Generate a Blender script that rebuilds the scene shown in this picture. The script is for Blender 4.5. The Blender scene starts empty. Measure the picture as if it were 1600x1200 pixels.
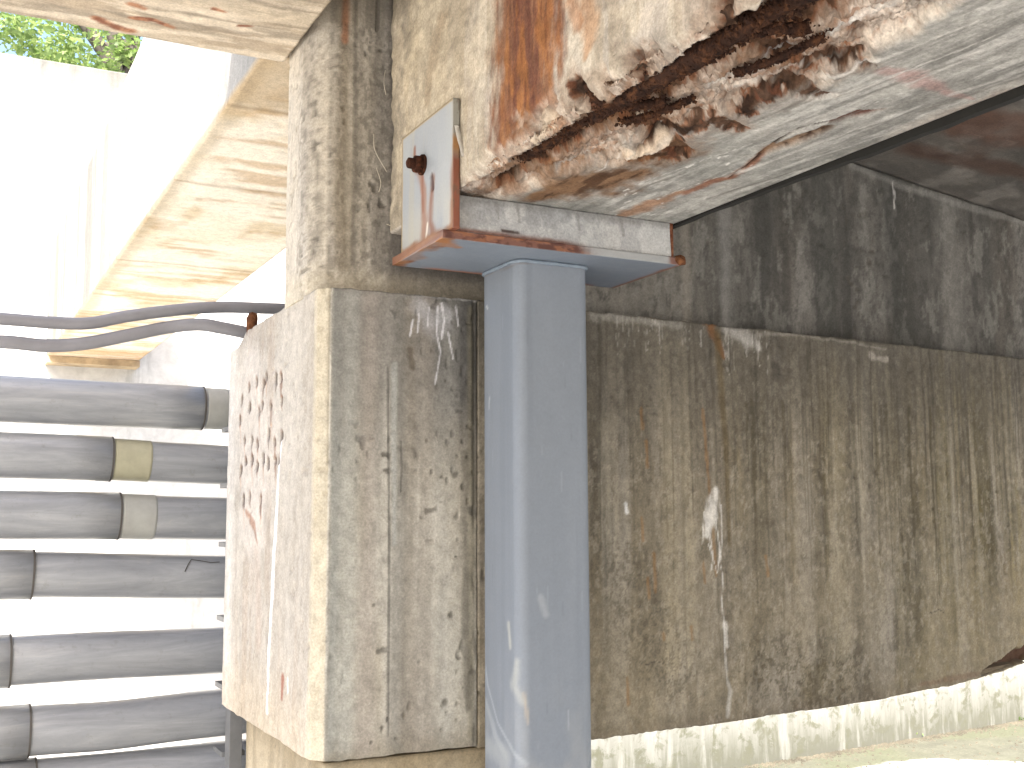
import bpy, bmesh, math, random
import numpy as np
from mathutils import Vector
R = math.radians
sc = bpy.context.scene
COL = sc.collection

# ---------------------------------------------------------------- camera
F, YAW, PITCH, ROLL = 1768.175, 0.472406844, 0.11701, -0.0046811
EYE = np.array([0, 0, 1.5])
_f = np.array([math.sin(YAW)*math.cos(PITCH), math.cos(YAW)*math.cos(PITCH), math.sin(PITCH)])
_r0 = np.array([math.cos(YAW), -math.sin(YAW), 0]); _u0 = np.cross(_r0, _f)
_r = _r0*math.cos(ROLL)+_u0*math.sin(ROLL); _u = -_r0*math.sin(ROLL)+_u0*math.cos(ROLL)
cam = bpy.data.cameras.new('camera'); camo = bpy.data.objects.new('camera', cam); COL.objects.link(camo)
from mathutils import Matrix
camo.matrix_world = Matrix(((_r[0], _u[0], -_f[0], EYE[0]), (_r[1], _u[1], -_f[1], EYE[1]), (_r[2], _u[2], -_f[2], EYE[2]), (0, 0, 0, 1)))
cam.sensor_width = 36; cam.lens = 36*F/1600; cam.clip_start = .02; cam.clip_end = 800
sc.camera = camo

# ---------------------------------------------------------------- light
SUN_EL, SUN_AZ = R(50), R(210)      # azimuth measured from +Y towards +X : the sun stands behind and left
world = bpy.data.worlds.new('World'); sc.world = world; world.use_nodes = True
wn = world.node_tree.nodes; wl = world.node_tree.links
sky = wn.new('ShaderNodeTexSky'); sky.sky_type = 'NISHITA'; sky.sun_disc = False
sky.sun_elevation = SUN_EL; sky.sun_rotation = SUN_AZ; sky.dust_density = 5.0
wl.new(sky.outputs[0], wn['Background'].inputs[0]); wn['Background'].inputs[1].default_value = 0.13
sd = bpy.data.lights.new('sun', 'SUN'); sd.energy = 4.0; sd.angle = R(.6); sd.color = (1, .95, .87)
so = bpy.data.objects.new('sun', sd); COL.objects.link(so)
_sv = Vector((math.sin(SUN_AZ)*math.cos(SUN_EL), math.cos(SUN_AZ)*math.cos(SUN_EL), math.sin(SUN_EL)))
so.rotation_euler = _sv.to_track_quat('Z', 'Y').to_euler()
sc.view_settings.view_transform = 'Standard'; sc.view_settings.look = 'None'
sc.view_settings.exposure = 2.05; sc.view_settings.gamma = 1
sc.cycles.max_bounces = 8; sc.cycles.diffuse_bounces = 6

# ---------------------------------------------------------------- helpers
def ray(x, y): return _f+_r*(x-800)/F-_u*(y-600)/F
def pl(x, y, ax, v):
    d = ray(x, y); return EYE+d*(v-EYE[ax])/d[ax]
def lin(h):
    c = np.array([int(h[i:i+2], 16) for i in (0, 2, 4)])/255.
    return np.where(c <= .04045, c/12.92, ((c+.055)/1.055)**2.4)
def ss(a, b, x):
    t = np.clip((x-a)/(b-a), 0, 1); return t*t*(3-2*t)
_tab = np.random.RandomState(7).rand(8, 256, 256)
def vn(u, v, k):
    iu = np.floor(u); iv = np.floor(v); fu = u-iu; fv = v-iv
    fu = fu*fu*(3-2*fu); fv = fv*fv*(3-2*fv)
    iu = iu.astype(int); iv = iv.astype(int); T = _tab[k % 8]
    o = (k*37) % 256
    a = T[(iu+o) & 255, (iv+o) & 255]; b = T[(iu+1+o) & 255, (iv+o) & 255]
    c = T[(iu+o) & 255, (iv+1+o) & 255]; d = T[(iu+1+o) & 255, (iv+1+o) & 255]
    return (a*(1-fu)+b*fu)*(1-fv)+(c*(1-fu)+d*fu)*fv
def fbm(s, t, fs, ft, k, oc=5, g=.55):
    r = 0; a = 1; n = 0
    for i in range(oc):
        r = r+a*vn(s*fs*2**i+13.7*i, t*ft*2**i+7.1*i, k+i); n += a; a *= g
    return r/n            # about 0..1, mean .5
def ctr(n, lo=.38, hi=.62): return ss(lo, hi, n)

def tag(o, label=None, cat=None, group=None, kind=None):
    if label: o['label'] = label
    if cat: o['category'] = cat
    if group: o['group'] = group
    if kind: o['kind'] = kind
    return o
def link(name, me, mat, parent=None):
    o = bpy.data.objects.new(name, me); COL.objects.link(o)
    if mat is not None: me.materials.append(mat)
    if parent is not None: o.parent = parent
    return o
def shade(me, smooth=True):
    me.polygons.foreach_set('use_smooth', [smooth]*len(me.polygons))
def bm_obj(name, bm, mat, parent=None, smooth=False):
    me = bpy.data.meshes.new(name); bmesh.ops.recalc_face_normals(bm, faces=bm.faces); bm.to_mesh(me); bm.free()
    if smooth: shade(me)
    return link(name, me, mat, parent)
def box_bm(bm, x0, x1, y0, y1, z0, z1, bev=0):
    r = bmesh.ops.create_cube(bm, size=1)
    for v in r['verts']:
        v.co = Vector((x0+(v.co.x+.5)*(x1-x0), y0+(v.co.y+.5)*(y1-y0), z0+(v.co.z+.5)*(z1-z0)))
    if bev:
        es = list({e for v in r['verts'] for e in v.link_edges})
        bmesh.ops.bevel(bm, geom=es, offset=bev, segments=2, affect='EDGES', profile=.5)
def box(name, x0, x1, y0, y1, z0, z1, mat, parent=None, bev=0):
    bm = bmesh.new(); box_bm(bm, x0, x1, y0, y1, z0, z1, bev); return bm_obj(name, bm, mat, parent)
def tube_bm(bm, pts, rad, n=24, cap=True, rough=0, seed=0):
    rg = random.Random(seed); pts = [Vector(p) for p in pts]; rings = []
    for i, p in enumerate(pts):
        d = (pts[min(i+1, len(pts)-1)]-pts[max(i-1, 0)]).normalized()
        a = d.cross(Vector((0, 0, 1)) if abs(d.z) < .9 else Vector((0, 1, 0))).normalized(); b = d.cross(a)
        rr = rad[i] if hasattr(rad, '__len__') else rad
        rings.append([bm.verts.new(p+(a*math.cos(q)+b*math.sin(q))*rr*(1+rough*(rg.random()-.5))) for q in [2*math.pi*k/n for k in range(n)]])
    for A, B in zip(rings, rings[1:]):
        for k in range(n): bm.faces.new((A[k], A[(k+1) % n], B[(k+1) % n], B[k]))
    if cap: bm.faces.new(rings[0][::-1]); bm.faces.new(rings[-1])
def spline(pts, n=12):
    P = [np.array(p, float) for p in pts]; P = [2*P[0]-P[1]]+P+[2*P[-1]-P[-2]]; o = []
    for i in range(1, len(P)-2):
        for k in range(n):
            t = k/n
            o.append(.5*((2*P[i])+(-P[i-1]+P[i+1])*t+(2*P[i-1]-5*P[i]+4*P[i+1]-P[i+2])*t*t+(-P[i-1]+3*P[i]-3*P[i+1]+P[i+2])*t**3))
    o.append(P[-2]); return o

# ---------------------------------------------------------------- materials
def new_mat(name):
    m = bpy.data.materials.new(name); m.use_nodes = True
    return m, m.node_tree.nodes, m.node_tree.links, m.node_tree.nodes['Principled BSDF']
def nz(n, scale, detail=6, rough=.6, vec=None, l=None, dist=0):
    t = n.new('ShaderNodeTexNoise'); t.inputs['Scale'].default_value = scale; t.inputs['Detail'].default_value = detail
    t.inputs['Roughness'].default_value = rough; t.inputs['Distortion'].default_value = dist
    if vec is not None: l.new(vec, t.inputs['Vector'])
    return t
def ramp(n, l, src, stops):
    r = n.new('ShaderNodeValToRGB'); e = r.color_ramp.elements
    while len(e) < len(stops): e.new(.5)
    for el, (p, c) in zip(e, stops):
        el.position = p; el.color = (*c, 1) if len(c) == 3 else c
    l.new(src, r.inputs[0]); return r.outputs[0]
def mix(n, l, f, a, b, mode='MIX'):
    m = n.new('ShaderNodeMix'); m.data_type = 'RGBA'; m.blend_type = mode
    for s, v in ((0, f), (6, a), (7, b)):
        if hasattr(v, 'links'): l.new(v, m.inputs[s])
        else: m.inputs[s].default_value = v if s == 0 else (*v, 1)
    return m.outputs[2]
def bump(n, l, h, strength, dist, prev=None):
    b = n.new('ShaderNodeBump'); b.inputs['Strength'].default_value = strength; b.inputs['Distance'].default_value = dist
    l.new(h, b.inputs['Height'])
    if prev is not None: l.new(prev, b.inputs['Normal'])
    return b.outputs[0]
def painted_mat(name, rough=.85, grain=.26, b1=.5, b2=.5, spec=.3):
    """surface colour comes from the mesh attribute 'Col'; procedural grain and fine relief on top"""
    m, n, l, p = new_mat(name)
    at = n.new('ShaderNodeAttribute'); at.attribute_name = 'Col'
    tc = n.new('ShaderNodeTexCoord')
    fine = nz(n, 230, 5, .7, tc.outputs['Object'], l); mid = nz(n, 45, 6, .65, tc.outputs['Object'], l)
    g1 = ramp(n, l, fine.outputs[0], [(.3, (1-grain,)*3), (.7, (1+grain*.6,)*3)])
    g2 = ramp(n, l, mid.outputs[0], [(.3, (1-grain*.7,)*3), (.7, (1+grain*.45,)*3)])
    c = mix(n, l, 1., at.outputs[0], g1, 'MULTIPLY'); c = mix(n, l, 1., c, g2, 'MULTIPLY')
    l.new(c, p.inputs['Base Color'])
    rr = ramp(n, l, mid.outputs[0], [(.2, (max(0, rough-.1),)*3), (.8, (min(1, rough+.1),)*3)])
    l.new(rr, p.inputs['Roughness']); p.inputs['Specular IOR Level'].default_value = spec
    nb = bump(n, l, mid.outputs[0], b1, .004); nb = bump(n, l, fine.outputs[0], b2, .001, nb)
    l.new(nb, p.inputs['Normal']); return m
M_CONC = painted_mat('weathered_concrete')
M_SPALL = painted_mat('spalled_concrete', .95, .3, .8, .9, .15)
M_STEEL = painted_mat('painted_steel', .5, .06, .12, .12, .4)

def proc_concrete(name, base, dark, warm, streak=True, scale=1., grn=None, lo=.3):
    m, n, l, p = new_mat(name); tc = n.new('ShaderNodeTexCoord'); mp = n.new('ShaderNodeMapping')
    l.new(tc.outputs['Object'], mp.inputs[0]); mp.inputs['Scale'].default_value = (6*scale, 6*scale, .5*scale) if streak else (2*scale,)*3
    st = nz(n, 1.2, 8, .65, mp.outputs[0], l); bl = nz(n, 1.6*scale, 8, .65, tc.outputs['Object'], l, .6); fi = nz(n, 90, 6, .7, tc.outputs['Object'], l)
    c = ramp(n, l, st.outputs[0], [(lo, dark), (.52, base), (.75, warm)])
    c = mix(n, l, ramp(n, l, bl.outputs[0], [(.45, (0,)*3), (.62, (.6,)*3)]), c, grn or warm)
    c = mix(n, l, 1., c, ramp(n, l, fi.outputs[0], [(.3, (.75,)*3), (.7, (1.15,)*3)]), 'MULTIPLY')
    l.new(c, p.inputs['Base Color']); p.inputs['Roughness'].default_value = .9
    nb = bump(n, l, bl.outputs[0], .4, .02); l.new(bump(n, l, fi.outputs[0], .5, .002, nb), p.inputs['Normal']); return m
M_WHITEWALL = proc_concrete('pale_cast_concrete', (.5, .49, .46), (.26, .26, .24), (.58, .56, .52), lo=.34)
M_PATCHWALL = proc_concrete('patched_low_wall', (.5, .49, .43), (.36, .36, .30), (.56, .54, .48), scale=1.6)
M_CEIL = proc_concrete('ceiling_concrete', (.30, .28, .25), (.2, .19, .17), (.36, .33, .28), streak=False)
M_DARK = proc_concrete('unseen_concrete', (.34, .32, .29), (.24, .23, .21), (.38, .36, .32), streak=False)

def solid_mat(name, col, rough=.6, metal=0, var=.2, scale=60, bs=.3):
    m, n, l, p = new_mat(name); tc = n.new('ShaderNodeTexCoord')
    t = nz(n, scale, 6, .65, tc.outputs['Object'], l)
    c = ramp(n, l, t.outputs[0], [(.3, tuple(v*(1-var) for v in col)), (.7, tuple(min(1, v*(1+var)) for v in col))])
    l.new(c, p.inputs['Base Color']); p.inputs['Roughness'].default_value = rough; p.inputs['Metallic'].default_value = metal
    l.new(bump(n, l, t.outputs[0], bs, .002), p.inputs['Normal']); return m
def rust_mat(name, a, b, c3):
    m, n, l, p = new_mat(name); tc = n.new('ShaderNodeTexCoord')
    t = nz(n, 70, 8, .7, tc.outputs['Object'], l, .5)
    l.new(ramp(n, l, t.outputs[0], [(.3, a), (.5, b), (.7, c3)]), p.inputs['Base Color']); p.inputs['Roughness'].default_value = .95
    p.inputs['Specular IOR Level'].default_value = .1
    l.new(bump(n, l, t.outputs[0], 1., .006), p.inputs['Normal']); return m
M_RUST = rust_mat('flaking_rust', (.014, .009, .008), (.042, .021, .014), (.12, .052, .024))
M_BOLT = rust_mat('dark_rust', (.015, .008, .006), (.05, .02, .012), (.12, .04, .016))
M_ORANGE = rust_mat('orange_rust', (.05, .02, .012), (.13, .055, .028), (.24, .11, .05))
M_JOINT = solid_mat('joint_filler', (.006, .0055, .004), .9)

# ---------------------------------------------------------------- painted surfaces
class Surf:
    """s and t are metres measured along the surface; colours are laid on in those surface coordinates"""
    def __init__(s_, S, T, base, kt=1., ks=1.):
        s_.kt = kt; s_.ks = ks; s_.S, s_.T = S, T; s_.C = np.broadcast_to(base, S.shape+(3,)).copy(); s_.D = np.zeros(S.shape)
    def lay(s_, mask, col, op=1.):
        m = np.clip(mask*op, 0, 1)[..., None]; s_.C = s_.C*(1-m)+np.asarray(col)*m
    def mul(s_, f): s_.C = s_.C*f[..., None]
    def dist(s_, pts, ws):
        best = np.full(s_.S.shape, 1e9)
        ws = [ws]*len(pts) if not hasattr(ws, '__len__') else ws
        if len(pts) == 1: return np.hypot((s_.S-pts[0][0])*s_.ks, (s_.T-pts[0][1])*s_.kt)/ws[0]
        S_, T_ = s_.S*s_.ks, s_.T*s_.kt; pts = [(a[0]*s_.ks, a[1]*s_.kt) for a in pts]
        for (a, b), wa, wb in zip(zip(pts, pts[1:]), ws, ws[1:]):
            dx, dy = b[0]-a[0], b[1]-a[1]; L = dx*dx+dy*dy+1e-12
            q = np.clip(((S_-a[0])*dx+(T_-a[1])*dy)/L, 0, 1)
            best = np.minimum(best, np.hypot(S_-a[0]-q*dx, T_-a[1]-q*dy)/(wa+(wb-wa)*q))
        return best
    def mark(s_, pts, w, soft=.5, nzf=60, na=.8, k=1, nt=None):
        d = s_.dist(pts, w)+na*2*(fbm(s_.S, s_.T, nzf, nt or nzf, k)-.5)
        return 1-ss(1-soft, 1+soft, d)

def extrude_painted(name, prof, ts, place, painter, mat, parent=None, caps=True, sat=.72):
    """closed profile prof [(a,b,s,painted)] swept over ts. place(a,b,t)->xyz arrays; painter(surf)->colours and inward depth"""
    P = np.array([(q[0], q[1]) for q in prof]); s = np.array([q[2] for q in prof]); n = len(P); m = len(ts)
    nx = np.roll(P, -1, 0)-np.roll(P, 1, 0); nx /= np.linalg.norm(nx, axis=1)[:, None]+1e-12
    nrm = np.stack([nx[:, 1], -nx[:, 0]], 1)                 # outward for a counter-clockwise profile
    area = .5*np.sum(P[:, 0]*np.roll(P[:, 1], -1)-np.roll(P[:, 0], -1)*P[:, 1])
    if area < 0: nrm = -nrm
    S, T = np.meshgrid(s, np.array(ts), indexing='ij'); sf = painter(Surf, S, T)
    lum = (sf.C@np.array([.2126, .7152, .0722]))[..., None]; sf.C = lum+sat*(sf.C-lum)
    ok = np.array([q[3] for q in prof], float)[:, None]
    A = P[:, 0][:, None]-nrm[:, 0][:, None]*sf.D*ok; B = P[:, 1][:, None]-nrm[:, 1][:, None]*sf.D*ok
    co = place(A, B, np.broadcast_to(T, A.shape)).reshape(-1, 3)
    idx = np.arange(n*m).reshape(n, m)
    q = np.stack([idx[:, :-1], np.roll(idx, -1, 0)[:, :-1], np.roll(idx, -1, 0)[:, 1:], idx[:, 1:]], -1).reshape(-1, 4)
    caps_l = [list(idx[::-1, 0]), list(idx[:, -1])] if caps else []
    me = bpy.data.meshes.new(name); nf = len(q)
    loops = np.concatenate([q.ravel()]+[np.array(c) for c in caps_l]).astype(np.int32)
    starts = np.concatenate([np.arange(nf)*4]+([np.array([nf*4, nf*4+n])] if caps else [])).astype(np.int32)
    me.vertices.add(len(co)); me.vertices.foreach_set('co', co.astype(np.float32).ravel())
    me.loops.add(len(loops)); me.loops.foreach_set('vertex_index', loops)
    me.polygons.add(len(starts)); me.polygons.foreach_set('loop_start', starts)
    me.update(calc_edges=True); me.validate()
    ca = me.color_attributes.new('Col', 'FLOAT_COLOR', 'POINT')
    c4 = np.ones((n*m, 4), np.float32); c4[:, :3] = np.clip(sf.C, 0, 1).reshape(-1, 3); ca.data.foreach_set('color', c4.ravel())
    sm = np.ones(len(starts), bool)
    if caps: sm[-2:] = False
    me.polygons.foreach_set('use_smooth', sm)
    bm = bmesh.new(); bm.from_mesh(me); bmesh.ops.recalc_face_normals(bm, faces=bm.faces); bm.to_mesh(me); bm.free()
    return link(name, me, mat, parent)
def line(a, b, step, s0, paint=1, end=False):
    a = np.array(a, float); b = np.array(b, float); L = np.linalg.norm(b-a); k = max(1, int(round(L/step)))
    return [(*(a+(b-a)*i/k), s0+L*i/k, paint) for i in range(k+(1 if end else 0))]

# base weathering used by the vertical cast walls: s across, t up
G = lin
def weather(sf, k=0, base='a89f90', dk='5d574d', lt='c4bcae', tan='9c8a68', sw=30, dirt=.5):
    S, T = sf.S, sf.T
    sf.C[:] = G(base)
    sf.lay(ctr(fbm(S, T, 5, 3, k+1), .4, .66), G(lt), .7)
    sf.lay(ctr(fbm(S, T, sw, 1.1, k+2), .5, .68), G(dk), dirt)
    sf.lay(ctr(fbm(S, T, sw*.5, 1.4, k+3), .5, .66), G(tan), .5)
    sf.lay(ctr(fbm(S, T, sw*2, 2.5, k+4), .54, .68), G(dk), dirt*.7)
    sf.lay(ctr(fbm(S, T, 80, 52, k+5, 5, .7), .56, .68), G(dk), dirt*.55)
    sf.D += (fbm(S, T, 8, 6, k+6)-.5)*.006+(fbm(S, T, 60, 50, k+7, 4, .6)-.5)*.0022
    # pits left by air bubbles
    pit = ss(.8, .88, vn(S*95, T*70, k+3))*ss(.5, .6, vn(S*9, T*8, k+5)); sf.D += pit*.0025; sf.lay(pit, G('4d483f'), .7)
def drips(sf, s0, s1, t0, n, seed, col, op, lmin, lmax, w=.0015, wob=.004):
    rg = random.Random(seed)
    for i in range(n):
        s = rg.uniform(s0, s1); L = rg.uniform(lmin, lmax); p = [(s, t0+rg.uniform(-.005, .01))]
        q = s
        for j in range(4):
            q += rg.uniform(-wob, wob); p.append((q, t0-L*(j+1)/4))
        ww = w*rg.uniform(.6, 1.5)
        bb = (sf.S > min(a[0] for a in p)-.01) & (sf.S < max(a[0] for a in p)+.01)
        if not bb.any(): continue
        m = sf.mark(p, [ww, ww, ww*.8, ww*.6, ww*.3], .6, 120, .6, seed+i)
        sf.lay(m, col, op*rg.uniform(.4, 1))

# ================================================================= LARGE STRUCTURE
YB, YU = 1.96, 2.02       # front of the cap block and wall panel / front of the column and upper wall
# ---- ground
gm, n, l, p = new_mat('mossy_ground')
tc = n.new('ShaderNodeTexCoord'); a_ = nz(n, .55, 7, .6, tc.outputs['Object'], l, .4); b_ = nz(n, 5, 8, .7, tc.outputs['Object'], l, .3); c_ = nz(n, 60, 6, .7, tc.outputs['Object'], l)
c = ramp(n, l, b_.outputs[0], [(.3, (.33, .32, .30)), (.5, (.42, .41, .385)), (.7, (.50, .485, .46))])
c = mix(n, l, 1., c, ramp(n, l, c_.outputs[0], [(.3, (.7,)*3), (.7, (1.15,)*3)]), 'MULTIPLY')
l.new(c, p.inputs['Base Color']); p.inputs['Roughness'].default_value = .95; l.new(bump(n, l, b_.outputs[0], .5, .02), p.inputs['Normal'])
bm = bmesh.new(); vs = [bm.verts.new(v) for v in ((-300, -300, 0), (300, -300, 0), (300, 300, 0), (-300, 300, 0))]; bm.faces.new(vs)
tag(bm_obj('ground', bm, gm), kind='structure')
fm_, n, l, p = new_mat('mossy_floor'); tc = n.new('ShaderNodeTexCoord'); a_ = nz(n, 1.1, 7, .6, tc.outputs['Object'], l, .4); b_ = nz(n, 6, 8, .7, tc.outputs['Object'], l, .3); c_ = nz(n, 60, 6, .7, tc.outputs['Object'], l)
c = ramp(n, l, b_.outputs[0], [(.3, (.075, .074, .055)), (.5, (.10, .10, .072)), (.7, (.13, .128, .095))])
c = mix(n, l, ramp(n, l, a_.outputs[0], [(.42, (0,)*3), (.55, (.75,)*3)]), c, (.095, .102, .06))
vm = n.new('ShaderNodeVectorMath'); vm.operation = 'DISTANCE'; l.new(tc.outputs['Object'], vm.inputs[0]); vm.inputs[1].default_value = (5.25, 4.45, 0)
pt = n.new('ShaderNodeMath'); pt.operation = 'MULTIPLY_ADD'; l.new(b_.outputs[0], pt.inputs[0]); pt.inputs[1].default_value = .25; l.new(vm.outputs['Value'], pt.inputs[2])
c = mix(n, l, ramp(n, l, pt.outputs[0], [(.93, (1,)*3), (1.0, (0,)*3)]), c, (.52, .51, .48))     # pool of sunlight painted in as a pale patch
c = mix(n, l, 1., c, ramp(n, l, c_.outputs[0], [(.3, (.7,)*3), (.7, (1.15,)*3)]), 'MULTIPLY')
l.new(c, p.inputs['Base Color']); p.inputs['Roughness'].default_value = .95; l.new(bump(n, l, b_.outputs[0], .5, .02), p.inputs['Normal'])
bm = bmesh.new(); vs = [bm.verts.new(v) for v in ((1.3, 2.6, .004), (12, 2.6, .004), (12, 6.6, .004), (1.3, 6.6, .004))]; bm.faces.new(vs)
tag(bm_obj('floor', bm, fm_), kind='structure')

# ---- spalled beam: profile in X-Z, swept along Y. s=0 at the lower left corner, negative up the left face
def bs(px, py, d=0):      # photograph point on the beam -> (s, t) on its surface, d = depth of the break there
    P = pl(px, py, 2, 2.037+d)
    if P[0] >= .752+d*.4: return (P[0]-.752, P[1])
    P = pl(px, py, 0, .752+d); return (-(P[2]-2.037), P[1])
def BS(*pp, d=0): return [bs(*q, d) for q in pp]
def paint_beam(Sf, S, T):
    sf = Sf(S, T, G('c9bfb2'), .5, .85); left = S < 0
    n1 = fbm(S, T, 6, 6, 1); n2 = fbm(S, T, 25, 12, 2); n3 = fbm(S, T, 90, 60, 3)
    sf.lay(ctr(n1, .42, .62), G('b3a697'), .8)
    sf.lay(ctr(fbm(S, T, 14, 5, 4), .5, .65), G('9f988c')*1.0, .45)
    sf.lay(ctr(fbm(S, T, 10, 9, 5), .52, .66), G('d9cdb8'), .8)
    # underside: smoother, cool grey, brushed along the beam
    un = ss(.07, .13, S+.06*(n1-.5)); sf.lay(un, G('a3a29c'), .95)
    sf.lay(un*ctr(fbm(S, T, 45, 5, 6), .48, .64), G('7f7e79'), .65)
    sf.lay(un*ctr(fbm(S, T, 70, 9, 7), .52, .66), G('c4c2bc'), .6)
    sf.lay(un*ctr(fbm(S, T, 8, 4, 8), .45, .6)*ss(1.3, .95, T), G('b7aba0'), .8)
    sf.lay(un*ss(.95, 1.5, T)*ctr(n1, .35, .6), G('84857f'), .6)
    # left face: cream, rain-washed runs down the face
    sf.lay(left*ctr(fbm(S, T, 4, 40, 9), .47, .62), G('b9ab95'), .7)
    sf.lay(left*ctr(fbm(S, T, 6, 26, 12), .5, .66), G('ddd3c1'), .8)
    sf.lay(left*ss(1.5, 1.75, T), G('c7b796'), .6)
    sf.lay(left*ss(1.72, 1.95, T+.05*(n2-.5))*ctr(fbm(S, T, 20, 30, 4), .42, .6), G('93897a'), .6)
    # orange run down the left face
    m = sf.mark(BS((829, -30), (824, 60), (816, 150), (806, 225)), [.054, .052, .048, .042], .35, 22, .45, 3, 60)*(S < .02)
    sf.lay(m, G('8f5a34'), .9); sf.lay(m*ctr(fbm(S, T, 5, 40, 7), .42, .6), G('74483a'), .75); sf.lay(m*ctr(fbm(S, T, 8, 30, 11), .5, .64)*ss(-.45, -.15, S), G('b0702e'), .65)
    sf.lay(m*ctr(fbm(S, T, 12, 90, 5), .55, .66), G('6d3d2a'), .5)
    m = sf.mark(BS((850, 200), (815, 240), (800, 270)), [.02, .04, .03], .7, 40, .9, 6); sf.lay(m, G('9a6a40'), .55)
    m = sf.mark(BS((918, 0), (922, 55), (915, 90)), [.012, .01, .004], .6, 60, .6, 5); sf.lay(m, G('c68a4c'), .6)
    m = sf.mark(BS((893, 0), (905, 40)), .007, .6, 60, .6, 5); sf.lay(m, G('b7763c'), .6)
    m = sf.mark(BS((690, 30), (672, 120), (668, 160)), [.012, .012, .006], .7, 40, .6, 6); sf.lay(m, G('9a8468'), .5)
    # broken zone round the corner: bar cover lost
    zone = sf.mark(BS((735, 290), (800, 262), (900, 215), (1000, 160), (1110, 110), (1200, 75), (1290, 35), (1400, -20), d=.012), [.03, .05, .075, .085, .085, .09, .075, .04], .28, 28, .55, 9)
    peb = np.abs(fbm(S, T, 55, 48, 13, 5, .75)-.5)*2; sf.D += zone*(.012+.008*fbm(S, T, 24, 20, 12)+.022*peb+.004*vn(S*190, T*150, 5))
    sf.lay(zone, G('c8b8a8'), .9)
    sf.lay(zone*ctr(fbm(S, T, 60, 50, 14), .45, .58), G('94877b'), .65); sf.lay(zone*ctr(fbm(S, T, 45, 45, 15), .52, .62), G('e2d3c4'), .8)
    sf.lay(zone*ctr(fbm(S, T, 30, 22, 16), .54, .64)*ss(1.0, 1.35, T), G('c08a5a'), .6)
    rim = np.clip(zone*(1-zone)*4, 0, 1); sf.lay(rim*ctr(n2, .4, .6), G('e0d4c2'), .5)
    sf.lay(zone*ss(.10, .02, peb), G('6e6157'), .55); sf.lay(zone*ctr(vn(S*150, T*110, 2), .6, .8), G('8a7462'), .45); sf.lay(zone*ctr(fbm(S, T, 90, 60, 19, 4, .7), .53, .64), G('a06f4c'), .5)
    # rust bands in the broken zone
    def rust(pts, w, dep, k, op=.95, hot=.8, dr=.028):
        pp = BS(*pts, d=dr); m = sf.mark(pp, [x*(.7 if dep > .008 else .72) for x in w], .35, 60 if dep > .008 else 120, .9 if dep > .008 else 1.3, k); mo = sf.mark(pp, [x*1.9 for x in w], .5, 45, 1.1, k+1)
        sf.lay(mo, G('7d5a3c'), .4*hot+.12); sf.lay(m, G('503624'), op); sf.lay(m*ctr(fbm(S, T, 70, 40, k+2), .48, .6), G('2b1d15'), .8)
        sf.lay(m*ctr(fbm(S, T, 50, 60, k+3), .55, .64), G('6b3f28'), .7)
        core = sf.mark(pp, [x*.8 for x in w], .4, 40, .3, k); sf.D += core*dep+m*.008*(fbm(S, T, 120, 120, k+4, 5, .7)-.5)
        sf.lay(np.clip(m*(1-m)*4, 0, 1)*ctr(fbm(S, T, 80, 80, k+6), .4, .55), G('8a5634'), .7)
    rust([(790, 268), (850, 236), (905, 205), (960, 180)], [.016, .017, .015, .013], .014, 20, hot=1.2)
    rust([(930, 160), (990, 158), (1060, 120), (1130, 78), (1170, 60), (1240, 28), (1310, -5), (1400, -60)], [.008, .019, .019, .018, .016, .021, .02, .016], .016, 24)
    rust([(915, 132), (950, 150), (990, 180), (1040, 205), (1070, 222)], [.010, .018, .02, .016, .012], .010, 28, .95, .8, .02)
    rust([(1148, -20), (1150, 30), (1160, 60), (1190, 78), (1235, 92)], [.012, .014, .014, .015, .012], .010, 32, .95, .8, .018)
    rust([(990, 235), (1040, 212), (1085, 185), (1120, 178), (1160, 188)], [.010, .017, .018, .013, .006], .006, 36, .95, .3, .014)
    rust([(1165, 165), (1200, 140), (1225, 128), (1260, 132), (1300, 136)], [.012, .016, .014, .009, .004], .006, 40, .95, .3, .012)
    rust([(1255, 108), (1285, 95), (1320, 90), (1345, 78)], [.012, .016, .010, .004], .006, 44, .95, .3, .012)
    rust([(1330, 48), (1345, 60)], [.006, .005], .003, 45, .6, .4, .01)
    rust([(1330, 92), (1362, 93)], [.005, .004], .003, 46, .7, .3, .01)
    rust([(1015, 232), (1055, 235), (1075, 225)], [.012, .015, .008], .006, 47, .9, .3, .014)
    rust([(1000, 100), (1010, 90), (1015, 80)], [.008, .005, .002], .004, 42, .6)
    rust([(1085, 60), (1105, 45), (1120, 40)], [.004, .006, .004], .006, 43, .7)
    # loose pale stones in the break
    for q, w in (((1037, 212), .009), ((1012, 222), .009), ((1005, 186), .006), ((862, 190), .014), ((838, 215), .008), ((850, 205), .010), ((985, 226), .008)):
        m = sf.mark([bs(*q, .02)], [w], .3, 60, .3, 5); sf.D -= m*.007; sf.lay(m, G('ddc9b0'), .9)
    # stains and cracks on the smooth underside
    m = sf.mark(BS((850, 305), (900, 290), (950, 283), (1000, 270)), [.022, .046, .044, .014], .6, 30, .7, 50); sf.lay(m, G('7d5428'), .85); sf.lay(m*ctr(fbm(S, T, 60, 16, 51), .46, .6), G('452b18'), .8)
    m = sf.mark(BS((975, 336), (1010, 322), (1060, 300)), [.012, .020, .008], .6, 40, .7, 52); sf.lay(m, G('9d6a3c'), .75)
    m = sf.mark(BS((1075, 300), (1110, 283), (1140, 277), (1170, 258), (1205, 228)), [.007, .009, .007, .006, .006], .6, 60, .6, 53); sf.lay(m, G('8d5330'), .8)
    cr = sf.mark(BS((1140, 277), (1170, 256), (1200, 232), (1212, 222), (1250, 200), (1300, 190), (1340, 178)), [.0016, .002, .003, .003, .002, .0015, .001], .5, 60, .5, 54); sf.lay(cr, G('33231b'), .9); sf.D += cr*.003
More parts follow.
